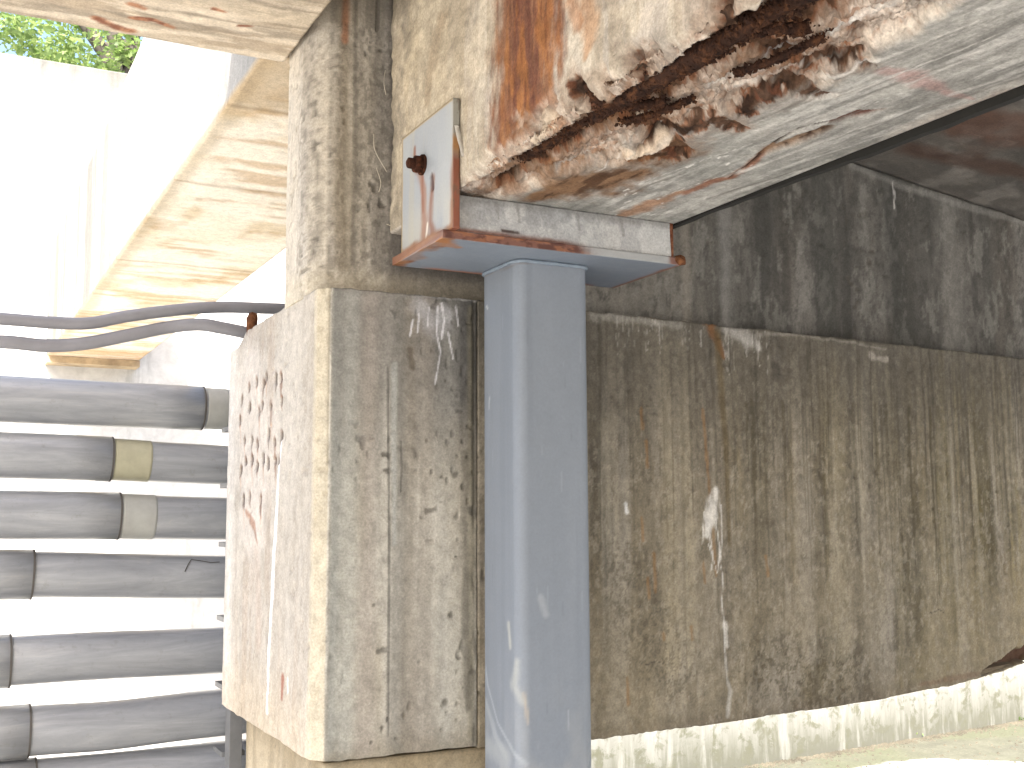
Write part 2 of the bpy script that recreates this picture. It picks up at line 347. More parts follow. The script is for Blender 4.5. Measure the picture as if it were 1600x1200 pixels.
    m = sf.mark(BS((1205, 236), (1240, 222), (1290, 203)), [.009, .012, .007], .5, 50, .8, 55); sf.lay(m, G('8a6a4c'), .85); sf.lay(m*ctr(fbm(S, T, 70, 30, 56), .46, .56), G('3b2519'), .9); sf.D += m*.007
    m = sf.mark(BS((1305, 190), (1335, 181), (1380, 173)), [.005, .007, .002], .5, 50, .8, 57); sf.lay(m, G('5e2f1e'), .9); sf.D += m*.004
    m = sf.mark(BS((1380, 108), (1430, 122), (1480, 145), (1520, 155)), [.005, .008, .004, .002], .7, 40, .8, 58); sf.lay(m, G('b28a84'), .6)
    # pale splinters and brushed bands
    rg = random.Random(4)
    for i in range(26):
        q = (rg.uniform(900, 1150), 0); py = 345-(q[0]-1035)*.375-rg.uniform(10, 75); a = bs(q[0], py); w = rg.uniform(.0008, .0018)
        m = sf.mark([a, (a[0]+rg.uniform(-.002, .002), a[1]-rg.uniform(.004, .012))], w, .5, 80, .3, i); sf.lay(m, G('dcdad4'), .9)
    for i in range(60):
        a0 = rg.uniform(.1, .44); t0 = rg.uniform(.55, 1.65); L = rg.uniform(.06, .3); w = rg.uniform(.001, .004)
        m = sf.mark([(a0, t0), (a0+rg.uniform(-.012, .012)+L*.12, t0-L)], [w, w*.3], .8, 60, .8, i+3); sf.lay(m, G(rg.choice(['77756f', 'cac8c2', 'd3cfc8', '6d6861'])), rg.uniform(.3, .7))
    sf.mul(1+.5*(n3-.5)); sf.mul(1+.5*(n2-.5)); sf.mul(1-.22*ss(.10, .03, S))
    sf.D += (fbm(S, T, 12, 8, 60)-.5)*.006+(n3-.5)*.0015
    # the bearing keeps its seat
    e = ss(1.63, 1.66, T)*(S > -.14); sf.D *= 1-.7*e
    return sf
r = .008
prof = line((.752, 2.56), (.752, 2.037+r), .0026, -.523)
prof += [(.752+r*(1-math.cos(a)), 2.037+r*(1-math.sin(a)), -r+2*r*a/(math.pi/2), 1) for a in np.linspace(0, math.pi/2, 5)[:-1]]
prof += line((.752+r, 2.037), (1.198, 2.037), .0026, r)
prof += line((1.198, 2.037), (1.198, 2.69), .1, .45, 0)+line((1.198, 2.69), (.752, 2.69), .1, 1.1, 0)+line((.752, 2.69), (.752, 2.56), .05, -.65, 0)
ts = list(np.arange(.35, 1.97, .0026))
def place_beam(A, B, T):
    jag = .022*(vn(B*22, B*0+3, 2)-.5)+.01*(vn(B*80, B*0+3, 4)-.5)          # ragged joint against the column
    return np.stack([A, T+(jag+.0)*ss(1.85, 1.97, T), B], -1)
beam = extrude_painted('concrete_beam', prof, ts, place_beam, paint_beam, M_SPALL, sat=.85)
tag(beam, 'spalled concrete beam overhead with broken rusty corner, resting on the grey steel post', 'beam')
# corroded bars in the broken corner
def bar(pts, rad, seed, name='rebar', mat=None):
    pts = spline(pts, 10); bm = bmesh.new(); rg = random.Random(seed); rr = rad; rads = []
    for i in range(len(pts)):
        rr += rg.uniform(-.09, .09)*rad; rr = min(max(rr, .7*rad), 1.15*rad); rads.append(rr)
    rads[0] *= .5; rads[-1] *= .5
    tube_bm(bm, pts, rads, 12, True, .35, seed); return bm_obj(name, bm, mat or M_RUST, beam, True)
BARS = [([(.797, 1.53, 2.064), (.797, 1.40, 2.061), (.797, 1.30, 2.062)], .0115), ([(.797, 1.31, 2.060), (.796, 1.17, 2.055), (.795, 1.03, 2.051), (.795, .94, 2.050), (.795, .83, 2.048), (.795, .6, 2.05)], .013),
        ([(.757, 1.262, 2.085), (.775, 1.25, 2.052), (.82, 1.225, 2.048), (.85, 1.205, 2.051)], .0065), ([(.762, .985, 2.15), (.768, .98, 2.09), (.785, .965, 2.054), (.83, .95, 2.047), (.86, .94, 2.05)], .007),
        ([(.84, 1.30, 2.052), (.855, 1.24, 2.047), (.872, 1.17, 2.049)], .004), ([(.868, 1.085, 2.05), (.88, 1.02, 2.046), (.892, .95, 2.05)], .004)]
for i, (pts, rad) in enumerate(BARS): bar(pts, rad, i+1)
def shards(name, mat, items, seed):
    """items: (centre, size, direction). Little crumpled chips, joined because nobody could count them"""
    rg = random.Random(seed); V = []; Fc = []
    for c, r_, d in items:
        d = Vector(d)+Vector((rg.gauss(0, .6), rg.gauss(0, .6), rg.gauss(0, .6))); d.normalize()
        a = d.cross(Vector((rg.random()+.1, rg.random(), rg.random()))).normalized(); b = d.cross(a); k = len(V); c = Vector(c)
        for q in (d*1.3, a*.75, -d*.9, -a*.7, b*.35, -b*.35): V.append(c+q*r_*rg.uniform(.7, 1.3))
        Fc += [(k, k+1, k+4), (k+1, k+2, k+4), (k+2, k+3, k+4), (k+3, k, k+4), (k+1, k, k+5), (k+2, k+1, k+5), (k+3, k+2, k+5), (k, k+3, k+5)]
    me = bpy.data.meshes.new(name); me.from_pydata(V, [], Fc); o = link(name, me, mat, beam); o['kind'] = 'stuff'; return o
rg = random.Random(12); it = []; st_ = []
for pts, rad in BARS:
    P_ = spline(pts, 24); n_ = len(P_)
    dn = [np.array(P_[min(i+1, n_-1)])-np.array(P_[max(i-1, 0)]) for i in range(n_)]
    L_ = sum(np.linalg.norm(np.array(P_[i+1])-np.array(P_[i])) for i in range(n_-1))
    for i in range(int(L_*2600*(.5+rad*30))):
        k = rg.randrange(n_); c = np.array(P_[k]); R_ = rad*(.8+min(.9, abs(rg.gauss(0, .4))))+.001; a = rg.uniform(0, 6.28)
        o_ = np.array([math.cos(a)*R_, rg.uniform(-.01, .01), math.sin(a)*min(R_, rad*1.15)])
        if c[2]+o_[2] < 2.036: o_[2] = 2.036-c[2]+rg.uniform(0, .01)
        if c[0]+o_[0] < .762: continue
        it.append((c+o_, rg.uniform(.0012, .0042), dn[k]))
shards('rust_flakes', M_RUST, it, 3)

# ---- slab joint filler hanging beside the beam
bm = bmesh.new(); rg = random.Random(3); N = 40; ys = np.linspace(.3, 1.71, N); vv = []
for i, y in enumerate(ys):
    zb = 2.037-(.0025+.0095*ss(1.7, 1.0, y))+rg.uniform(-.0015, .0015)
    vv.append([bm.verts.new(v) for v in ((1.2, y, zb), (1.212, y, zb), (1.212, y, 2.5), (1.2, y, 2.5))])
for A, B in zip(vv, vv[1:]):
    for k in range(4): bm.faces.new((A[k], A[(k+1) % 4], B[(k+1) % 4], B[k]))
bm.faces.new(vv[0]); bm.faces.new(vv[-1][::-1])
tag(bm_obj('joint_strip', bm, M_JOINT), 'thin black joint filler strip along the right edge of the concrete beam', 'joint strip')

# ---- ceiling slab right of the beam (slopes down to the right)
def czz(x): return 2.45-.12*(x-1.2)
def paint_ceil(Sf, S, T):
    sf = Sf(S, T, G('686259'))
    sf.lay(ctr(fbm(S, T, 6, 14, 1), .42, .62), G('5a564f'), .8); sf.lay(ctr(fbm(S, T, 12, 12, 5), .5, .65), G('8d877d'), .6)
    m = sf.mark([(.62, 1.75), (.9, 1.62), (1.2, 1.6)], [.05, .09, .08], .7, 14, 1., 3); sf.lay(m, G('6b4028'), .7)
    m = sf.mark([(.8, 1.86), (1.1, 1.8), (1.5, 1.78)], .03, .7, 14, 1., 4); sf.lay(m, G('5b3a28'), .7)
    sf.D += (fbm(S, T, 12, 12, 8)-.5)*.01
    return sf
prof = line((1.214, czz(1.214)), (3.4, czz(3.4)), .012, .0)+line((3.4, czz(3.4)), (3.4, 2.69), .2, 3, 0)+line((3.4, 2.69), (1.214, 2.69), .3, 4, 0)+line((1.214, 2.69), (1.214, czz(1.214)), .1, 6, 0)
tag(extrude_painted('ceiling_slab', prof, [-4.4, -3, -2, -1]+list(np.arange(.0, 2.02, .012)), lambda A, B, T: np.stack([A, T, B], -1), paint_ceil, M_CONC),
    'dark shaded concrete ceiling slab behind the spalled beam', 'slab')

# ---- soffit slab upper left
def paint_soffit(Sf, S, T):
    sf = Sf(S, T, G('c9b79a'))
    sf.lay(ctr(fbm(S, T, 4, 18, 1), .42, .6), G('b09b7d'), .8); sf.lay(ctr(fbm(S, T, 7, 30, 2), .5, .64), G('dccbb0'), .8)
    sf.lay(ctr(fbm(S, T, 5, 40, 4), .54, .66), G('8f806a'), .7)
    sf.lay(ss(2.0, 1.7, T)*ctr(fbm(S, T, 4, 9, 4), .35, .6), G('9a8d7a'), .7)
    sf.lay(sf.mark([(.2, 1.93), (.34, 1.95), (.5, 1.9)], .05, .8, 10, .8, 6), G('a3957f'), .5)
    for pts, w in (([(150, 30), (180, 42), (205, 48)], .010), ([(205, 28), (240, 30), (270, 42)], .006), ([(205, 5), (225, 12)], .008), ([(375, 40), (392, 40)], .005), ([(335, 12), (350, 16)], .006)):
        pp = [tuple(pl(a, b, 2, 2.43)[:2]) for a, b in pts]; m = sf.mark(pp, w, .5, 30, .7, 8, 60); sf.lay(m, G('b5703a'), .9); sf.lay(m*ctr(fbm(S, T, 50, 50, 3), .5, .6), G('7d3f1e'), .8)
    sf.mul(1+.3*(fbm(S, T, 40, 60, 5)-.5)); sf.D += (fbm(S, T, 6, 14, 8)-.5)*.012
    return sf
prof = line((2.2, 2.43), (1.0, 2.43), .005, 0)+line((1.0, 2.43), (-4.4, 2.43), .2, 0, 0)+line((-4.4, 2.43), (-4.4, 2.69), .13, 0, 0)+line((-4.4, 2.69), (2.2, 2.69), .3, 0, 0)+line((2.2, 2.69), (2.2, 2.43), .05, 0, 0)
prof = [(a, b, a, w) for a, b, s_, w in prof]     # s = y
def soffit_wrap(Sf, S, T):
    sf = paint_soffit(Sf, T, S); return sf
tag(extrude_painted('soffit_slab', prof, [-.7, -.3]+list(np.arange(-.05, .6, .005))+[.6], lambda A, B, T: np.stack([T, A, B], -1), soffit_wrap, M_CONC),
    'tan stained concrete soffit slab across the top left corner', 'slab')
# ---- deck slab, unseen, added to keep the sun off what lies below
tag(box('sun_blocker', -.7, 3.6, -4.5, 2.215, 2.70, 2.95, M_DARK), 'concrete deck slab, unseen, added over the beam and the column to block the sun', 'blocker')

# ---- column above the block
def paint_col(Sf, S, T):
    sf = Sf(S, T, G('a79c8b')); weather(sf, 3, 'b9b0a2', '7f776b', 'cac1b2', 'ada28c', 34, .4)
    sf.lay(ctr(fbm(S, T, 110, 75, 3), .52, .6)*ss(.0, .06, S), G('6e675b'), .5)
    sf.lay(ss(.075, .0, S), G('cdc1aa'), .55)
    for s0, w, c, op in ((.115, .006, 'd4c9b4', .5), (.165, .006, 'd8cebb', .6), (.155, .016, '7b6a48', .5), (.175, .006, '6a6459', .5), (.225, .014, '5c554b', .5)):
        sf.lay(sf.mark([(s0, 2.6), (s0+.004, 2.25), (s0+.003, 1.98)], w, .7, 20, .9, int(s0*900), 6), G(c), op)
    sf.lay(sf.mark([(.157, 2.5), (.157, 2.42)], .007, .6, 40, .5, 3), G('b06a35'), .7)
    sf.lay(ss(.22, .27, S+.03*(fbm(S, T, 14, 14, 8)-.5))*ss(2.02, 1.97, T+.04*(fbm(S, T, 20, 14, 4)-.5)), G('56555a'), .85); sf.lay(ss(.25, .28, S)*ss(2.0, 1.95, T)*ctr(fbm(S, T, 60, 30, 6), .5, .62), G('a3a3a6'), .6)
    m = ss(.235, .262, S+.02*(fbm(S, T, 10, 14, 3)-.5)); sf.lay(m, G('5b544e'), .75)
    sf.lay(ss(1.99, 1.94, T), G('c3b596'), .5)
    sf.mul(1+.45*(fbm(S, T, 120, 90, 5)-.5)); return sf
prof = line((.61, 2.19), (.61, 2.095), .004, 0)
cx = [(.61+.05*(1-math.cos(a)), 2.095-.075*math.sin(a), .095+.09*a/(math.pi/2), 1) for a in np.linspace(0, math.pi/2, 12)[:-1]]
prof += cx+line((.66, 2.02), (.98, 2.02), .003, .185)+line((.98, 2.02), (.98, 2.19), .1, .6, 0)+line((.98, 2.19), (.61, 2.19), .1, .8, 0)
def shiftS(f, d):
    def g(Sf, S, T): return f(Sf, S+d, T)
    return g
def place_z(A, B, T): return np.stack([A, B, T], -1)
def paint_col2(Sf, S, T):
    sf = paint_col(Sf, S-.04, T); return sf
tag(extrude_painted('upper_column', prof, list(np.arange(1.915, 2.46, .003))+[2.699], place_z, paint_col2, M_CONC),
    'rough stained concrete column rising from the block beside the steel side plate', 'column')

M_ROOT = solid_mat('dry_root', (.5, .46, .38), .9)
FIB = [((640, 52), (628, 66), (618, 82)), ((626, 12), (627, 30), (622, 40)), ((602, 110), (600, 130), (603, 148)), ((584, 210), (586, 235), (604, 268)), ((588, 262), (595, 285), (592, 300)), ((604, 350), (616, 356), (622, 362))]
for k_, fpx in enumerate(FIB):
    bm = bmesh.new(); tube_bm(bm, spline([pl(a, b, 1, 2.008-.01*(i == 1)) for i, (a, b) in enumerate(fpx)], 6), .0008, 5)
    tag(bm_obj('root_fibre', bm, M_ROOT), ['dry root fibre near the top of the column, second from above', 'topmost dry root fibre, at the picture edge by the beam', 'short dry root fibre on the column above the side plate', 'longest dry root fibre, left of the steel side plate', 'small dry root fibre crossing the longest one', 'lowest dry root fibre, left of the side plate below its bolt'][k_], 'root', 'root fibres on the column')

# ---- upper wall, dark, above the panel
def ws(px, py, y): P = pl(px, py, 1, y); return (P[0], P[2])
def paint_upper(Sf, S, T):
    sf = Sf(S, T, G('6d6a63')); weather(sf, 5, '605d57', '343330', '74706a', '5a5349', 16, .7)
    sf.lay(ctr(fbm(S, T, 5, 1.2, 4), .45, .62), G('474641'), .7)
    sf.lay(ss(1.75, 1.15, S+.2*(fbm(S, T, 9, 3, 3)-.5)), G('8d887d'), .7); sf.lay(ctr(fbm(S, T, 50, 30, 14, 5, .7), .53, .65), G('3f3e39'), .5); sf.lay(ctr(fbm(S, T, 30, 14, 17, 5, .7), .53, .65), G('8a8880'), .35)  # left end painted lighter to offset the shade of ceiling and beam
    for px, w, c in ((1130, .02, '8f8d88'), (1070, .012, '8d8577'), (1390, .05, '393a36'), (1480, .04, '7d7a73'), (1290, .035, '3f403b')):
        a = ws(px, 300, YU); sf.lay(sf.mark([(a[0], 2.6), (a[0], 1.9)], w, .7, 14, .9, px, 4), G(c), .55)
    m = sf.mark([ws(1395, 285, YU), ws(1398, 305, YU), ws(1397, 328, YU)], [.003, .003, .001], .5, 80, .5, 3); sf.lay(m, G('b9b7b2'), .8)
    sf.lay(sf.mark([ws(1330, 258, YU), ws(1400, 287, YU), ws(1500, 320, YU), ws(1600, 347, YU)], .008, .7, 30, .8, 5), G('8d8b85'), .4)
    sf.mul(1.12+.35*(fbm(S, T, 60, 40, 9)-.5)); return sf
prof = line((.982, 2.02), (2.9, 2.02), .0045, .982)+line((2.9, 2.02), (3.4, 2.02), .1, 2.9)+line((3.4, 2.02), (3.4, 2.22), .1, 3, 0)+line((3.4, 2.22), (.982, 2.22), .4, 3, 0)+line((.982, 2.22), (.982, 2.02), .1, 3, 0)
tag(extrude_painted('upper_wall', prof, list(np.arange(1.88, 2.47, .0045))+[2.699], place_z, paint_upper, M_CONC),
    'dark streaked upper concrete wall under the ceiling slab, above the ledge', 'wall')

# ---- wall panel below the ledge
def ztop(x): return 1.922-.0165*np.clip(x-1.0, 0, 9)
_eb = [pl(a, b, 1, 1.96) for a, b in ((931, 1155), (1135, 1128), (1297, 1104), (1380, 1092), (1416, 1083), (1488, 1071), (1544, 1055), (1570, 1047), (1600, 1036))]
def zbot(x): return np.interp(x, [.9]+[q[0] for q in _eb]+[3.4], [1.075]+[q[2] for q in _eb]+[1.30])
def paint_panel(Sf, S, T):
    sf = Sf(S, T, G('8d8475')); weather(sf, 1, '918878', '5a5143', 'aaa18f', '80714f', 22, .6)
    x, t = S, T
    sf.lay(ss(1.6, 2.3, x+.3*(fbm(S, T, 3, 2, 6)-.5))*ctr(fbm(S, T, 18, 1.2, 8), .3, .6), G('8c7f52'), .65)
    sf.lay(ctr(fbm(S, T, 26, 1.2, 12), .5, .62)*ss(1.2, 1.9, x), G('5a5030'), .55)
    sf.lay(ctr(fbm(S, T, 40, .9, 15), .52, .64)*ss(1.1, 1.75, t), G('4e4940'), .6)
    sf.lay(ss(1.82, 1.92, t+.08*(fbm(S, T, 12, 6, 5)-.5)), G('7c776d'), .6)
    sf.lay(ss(1.2, 1.08, t-.06*(x-1.2)*0)*ctr(fbm(S, T, 8, 8, 4), .4, .6), G('6c6049'), .6)
    sf.lay(ss(.035, .005, t-zbot(x)), G('5d5141'), .6)
    sf.lay(ss(2.1, 2.5, x)*ss(1.5, 1.25, t), G('a08a5c'), .5)  # warm light on the lower right end put into the colour
    P = lambda *q: [ws(a, b, YB) for a, b in q]
    for px, w, c, op in ((1040, .020, 'b5a888', .5), (1068, .012, 'b8ac90', .6), (1005, .03, '6b624f', .6), (1185, .035, '5f5640', .5), (1262, .02, '5b5344', .5), (1250, .02, 'a59c8c', .5),
                         (1330, .01, '4d4536', .6), (1385, .008, '463f30', .6), (1420, .01, '443d2c', .5), (1475, .014, '4a4329', .5), (1535, .02, '4c4429', .5), (970, .012, 'b3ab9b', .4), (940, .014, '6b675e', .7), (1300, .03, 'a3987d', .4)):
        a = ws(px, 700, YB)[0]; sf.lay(sf.mark([(a, 1.86), (a+.01, 1.5), (a+.004, 1.2)], w, .7, 18, 1., px, 2.5), G(c), op)
    # mottling breaks the streaks up
    sf.lay(ctr(fbm(S, T, 30, 8, 21), .4, .66), G('8f8674'), .3); sf.lay(ctr(fbm(S, T, 9, 4, 22), .42, .7), G('857a63'), .4)
    sf.lay(ctr(fbm(S, T, 75, 45, 23, 5, .7), .54, .66), G('5c5342'), .4); sf.lay(ctr(fbm(S, T, 95, 60, 24, 5, .7), .55, .66), G('a79e8c'), .35)
    drips(sf, 1.0, 2.6, 1.86, 60, 501, G('4a4231'), .5, .2, .7, .0035, .003); drips(sf, 1.0, 2.6, 1.7, 40, 902, G('a89f8a'), .35, .2, .5, .006, .003)
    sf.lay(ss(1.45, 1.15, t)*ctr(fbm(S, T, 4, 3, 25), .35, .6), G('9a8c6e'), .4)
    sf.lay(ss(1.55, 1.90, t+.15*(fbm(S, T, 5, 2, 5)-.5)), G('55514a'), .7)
    # speckled patches low on the wall
    m = sf.mark(P((1190, 1040), (1260, 1060), (1330, 1050)), [.07, .09, .06], .7, 12, .8, 6)*ctr(fbm(S, T, 130, 110, 7, 5, .75), .5, .62); sf.lay(m, G('4f4631'), .6)
    m = sf.mark(P((980, 900), (1010, 1000), (1060, 1060)), [.06, .08, .06], .7, 12, .8, 6)*ctr(fbm(S, T, 140, 110, 4, 5, .75), .5, .62); sf.lay(m, G('5b5344'), .55)
    m = sf.mark(P((1180, 640), (1190, 700), (1230, 560)), .05, .9, 12, .8, 6)*ctr(fbm(S, T, 110, 80, 4, 5, .75), .5, .62); sf.lay(m, G('575044'), .5)
    # orange specks of rust
    for q in (((1003, 810), (1005, 845)), ((1022, 865), (1025, 925)), ((1012, 905), (1015, 935)), ((1100, 880), (1102, 910)), ((1037, 990), (1038, 1000)), ((980, 1060), (982, 1100)), ((1080, 980), (1082, 1000)), ((1098, 640), (1120, 900)), ((1003, 640), (1004, 670)), ((1010, 690), (1012, 730)), ((1197, 870), (1200, 900))):
        m = sf.mark(P(*q), .0035, .6, 90, .8, q[0][0], 40); sf.lay(m, G('8f6836'), .6)
    m = sf.mark(P((1108, 498), (1115, 520), (1130, 555)), [.014, .012, .006], .5, 50, .8, 3); sf.lay(m, G('7d5228'), .8)
    m = sf.mark(P((1120, 520), (1135, 700), (1140, 850)), [.010, .008, .004], .7, 50, .9, 3, 6); sf.lay(m, G('5f4f2c'), .6)
    # white lime along the ledge
    m = sf.mark(P((930, 492), (1000, 500), (1060, 508)), [.010, .006, .008], .8, 60, 1.1, 7); sf.lay(m, G('a09d95'), .5)
    m = sf.mark(P((1135, 512), (1170, 530), (1185, 545)), [.010, .016, .006], .9, 70, 1.1, 7, 20); sf.lay(m, G('b5b2ac'), .65)
    m = sf.mark(P((1185, 524), (1240, 522), (1290, 530), (1385, 545)), [.0035, .004, .003, .002], .6, 60, .6, 8); sf.lay(m, G('a09a90'), .4)
    m = sf.mark(P((1360, 555), (1385, 562)), [.008, .006], .6, 60, .9, 9); sf.lay(m, G('b9b1a6'), .5)
    drips(sf, 1.24, 1.36, 1.91, 22, 5, G('b3b0a8'), .4, .02, .08, .0008)
    drips(sf, 1.4, 1.66, 1.90, 30, 9, G('bcb8b0'), .5, .02, .11, .0008)
    drips(sf, 1.1, 2.5, 1.9, 40, 15, G('3f3a30'), .5, .1, .5, .003)
    drips(sf, 1.5, 2.5, 1.75, 26, 77, G('453d27'), .5, .15, .5, .0035, .003)
    # lime run in mid wall
    m = sf.mark(P((1118, 768), (1112, 800), (1105, 835)), [.009, .014, .008], .6, 150, 1., 11, 25); sf.lay(m, G('d2cec6'), .95); sf.D -= m*.001
    for q in (((1100, 800), (1098, 850)), ((1108, 830), (1115, 870), (1112, 890)), ((1118, 810), (1125, 860), (1122, 895)), ((1127, 790), (1128, 850), (1126, 880)), ((1108, 850), (1120, 890)), ((1126, 880), (1124, 860)),
              ((1124, 870), (1130, 900), (1129, 940), (1132, 985), (1133, 1020))):
        m = sf.mark(P(*q), .0014, .7, 60, .9, q[0][0]); sf.lay(m, G('cac6bd'), .85)
    m = sf.mark(P((1133, 975), (1136, 1010)), .005, .6, 60, .7, 2); sf.lay(m, G('cfcbc2'), .6)
    m = sf.mark(P((1133, 1010), (1136, 1060), (1142, 1080), (1137, 1120)), [.002, .003, .004, .004], .8, 60, 1., 12); sf.lay(m, G('b8b4aa'), .65)
    m = sf.mark(P((978, 788), (980, 800)), .004, .4, 60, .6, 2); sf.lay(m, G('d8d8d6'), .9)
    m = sf.mark(P((1212, 575), (1214, 590)), .012, .5, 60, .6, 2); sf.lay(m, G('4f4a42'), .7)
    # broken lower edge at the far right
    m = sf.mark(P((1535, 1052), (1570, 1036), (1600, 1022), (1680, 990)), [.004, .012, .018, .02], .3, 40, .5, 13); sf.lay(m, G('51311f'), .9); sf.D += m*.03
    m = sf.mark(P((1440, 1070), (1490, 1060), (1530, 1052)), [.004, .007, .005], .5, 40, .8, 14); sf.lay(m, G('7f6650'), .6)
    for a, b in ((1.3, 1.2), (2.1, 1.27)):
        m = sf.mark([(a, b), (a+.03, b+.008), (a+.05, b)], .0012, .4, 60, .5, 3); sf.lay(m, G('4a4238'), .7)
    sf.mul(1+.5*(fbm(S, T, 110, 70, 9)-.5))
    return sf
prof = line((.928, YB), (2.75, YB), .0035, .928)+line((2.75, YB), (3.4, YB), .05, 2.75)+line((3.4, YB), (3.4, 2.25), .1, 3, 0)+line((3.4, 2.25), (.928, 2.25), .1, 3, 0)+line((.928, 2.25), (.928, YB), .1, .9, 0)
def place_panel(A, B, T):
    u = (T-1.07)/(1.922-1.07); zt, zb = ztop(A), zbot(A)
    zb = zb+.0015*(vn(A*30, A*0+2, 3)-.5)+.003*(vn(A*120, A*0+2, 5)-.5)
    zt = zt+.004*(vn(A*40, A*0+2, 6)-.5)+.003*(vn(A*110, A*0, 1)-.5)
    return np.stack([A, B, zb+u*(zt-zb)], -1)
def paint_panel_true(Sf, S, T):
    u = (T-1.07)/(1.922-1.07); z = zbot(S)+u*(ztop(S)-zbot(S)); return paint_panel(Sf, S, z)
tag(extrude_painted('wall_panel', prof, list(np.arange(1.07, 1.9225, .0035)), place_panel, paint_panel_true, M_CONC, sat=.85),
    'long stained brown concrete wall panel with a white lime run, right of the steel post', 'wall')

# ---- cap block left of the post.  s: 0 at the back of the left face, .62 at the chamfer, then the front
XL = .612; YBK = 2.66
def paint_block(Sf, S, T):
    sf = Sf(S, T, G('b5ac9c')); fr = S > .70
    weather(sf, 6, 'aca595', '6d685e', 'bdb8ab', 'a0957c', 20, .4)
    lf = ss(.69, .68, S)
    sf.lay(lf, G('b3a898'), .75); sf.lay(lf*ctr(fbm(S, T, 6, 3, 1), .42, .62), G('bfb7aa'), .7); sf.lay(lf*ctr(fbm(S, T, 14, 1.2, 2), .5, .64), G('a99682'), .5)
    sf.lay(lf*ss(.12, .03, S), G('dcd8d0'), .6)
    sf.lay(lf*ss(1.25, 1.08, T), G('c9b28c'), .45)
    # worn chamfer
    ch = ss(.655, .668, S)*ss(.735, .715, S); sf.lay(ch, G('c3b698'), .8); sf.lay(ss(.70, .708, S)*ss(.738, .730, S)*ctr(fbm(S, T, 30, 4, 3), .3, .5)*ss(1.4, 1.7, T), G('6f6550'), .7)
    m = np.clip(1-np.abs(S-.737+.004*(vn(T*30, T*0, 3)-.5))/.0025, 0, 1); sf.lay(m*ctr(fbm(S, T, 60, 12, 5), .4, .55), G('d8d2c2'), .7)
    # front
    f = lambda px, py: (ws(px, py, YB)[0]-.632+.737, ws(px, py, YB)[1])
    FP = lambda *q: [f(*a) for a in q]
    fm = ss(.738, .745, S)
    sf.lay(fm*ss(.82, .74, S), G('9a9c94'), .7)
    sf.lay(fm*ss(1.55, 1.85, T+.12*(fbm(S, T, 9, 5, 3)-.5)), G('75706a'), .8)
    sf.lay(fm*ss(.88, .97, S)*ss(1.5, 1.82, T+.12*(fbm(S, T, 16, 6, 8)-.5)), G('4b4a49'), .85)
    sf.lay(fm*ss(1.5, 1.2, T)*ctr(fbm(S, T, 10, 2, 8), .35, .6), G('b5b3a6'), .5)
    sf.lay(fm*ss(1.13, 1.085, T), G('807661'), .6)
    for px, w, c, op in ((520, .010, '8b8d86', .6), (545, .014, 'a9aaa1', .5), (575, .016, 'a0958a', .6), (622, .014, '6f6c63', .65), (640, .012, '7f7462', .6), (662, .02, '9a8f7f', .5), (700, .02, 'b0ada2', .4), (735, .006, '7d7559', .6)):
        a = f(px, 800)[0]; sf.lay(sf.mark([(a, 1.9), (a+.003, 1.5), (a, 1.1)], w, .8, 14, .8, px, 2), G(c), op*.8)
    for px, t0, t1 in ((606, 575, 1150), (626, 690, 770)):
        m = sf.mark(FP((px, t0), (px+2, (t0+t1)/2), (px, t1)), [.002, .0022, .0012], .6, 30, .7, px, 5); sf.lay(m, G('4d4a44'), .75)
    m = sf.mark(FP((616, 570), (616, 850)), .005, .7, 20, .5, 3, 4); sf.lay(m, G('a7aaa4'), .6)
    # seam against the panel
    m = np.clip(1-np.abs(S-(.737+.292-.004))/.007, 0, 1)*ctr(fbm(S, T, 40, 9, 5), .25, .5); sf.lay(m, G('3f3b34'), .8); sf.D += m*.004
    sf.lay(sf.mark([(1.005, 1.62), (1.008, 1.3), (1.01, 1.15)], .008, .7, 40, 1., 5, 6), G('5a5548'), .6)
    # lime at the top
    sf.lay(sf.mark(FP((655, 480), (680, 500), (700, 490)), [.016, .024, .012], .8, 50, .9, 6, 30), G('b3b2b6'), .55)
    for q in (((684, 480), (682, 520), (688, 550), (680, 600)), ((655, 490), (652, 520)), ((700, 520), (708, 560)), ((670, 480), (668, 510)), ((690, 475), (694, 500), (690, 530)), ((645, 500), (640, 525)), ((712, 480), (716, 510))):
        m = sf.mark(FP(*q), .0016, .7, 60, .9, q[0][0]); sf.lay(m, G('d4d3d8'), .8)
    m = sf.mark(FP((660, 462), (710, 466), (750, 470)), [.002, .003, .003], .6, 60, .8, 2); sf.lay(m, G('bcb9b6'), .7)
    sf.lay(sf.mark(FP((640, 548), (645, 575)), [.006, .004], .7, 60, .8, 2), G('5b4c38'), .6)
    for q, w in (((592, 1018), .006), ((600, 1015), .005), ((705, 962), .005), ((717, 1030), .004), ((690, 745), .005), ((712, 742), .006), ((740, 800), .010), ((655, 1035), .003), ((695, 1100), .006), ((585, 945), .003), ((712, 870), .002), ((740, 1050), .007), ((620, 1155), .004), ((700, 900), .0015), ((580, 1160), .003)):
        m = sf.mark([f(*q)], [w], .4, 90, 1., int(q[0])); sf.lay(m, G('5f5b51'), .75); sf.D += m*.002
    # left face marks, read from the photograph's rows of rusty stubs
    g = lambda px, py: (YBK-pl(px, py, 0, XL)[1], pl(px, py, 0, XL)[2])
    LP = lambda *q: [g(*a) for a in q]
    sf.lay(lf*sf.mark(LP((385, 600), (400, 700), (395, 800)), [.10, .14, .10], .5, 20, .5, 7), G('d3cbc0'), .6)
    rg = random.Random(8)
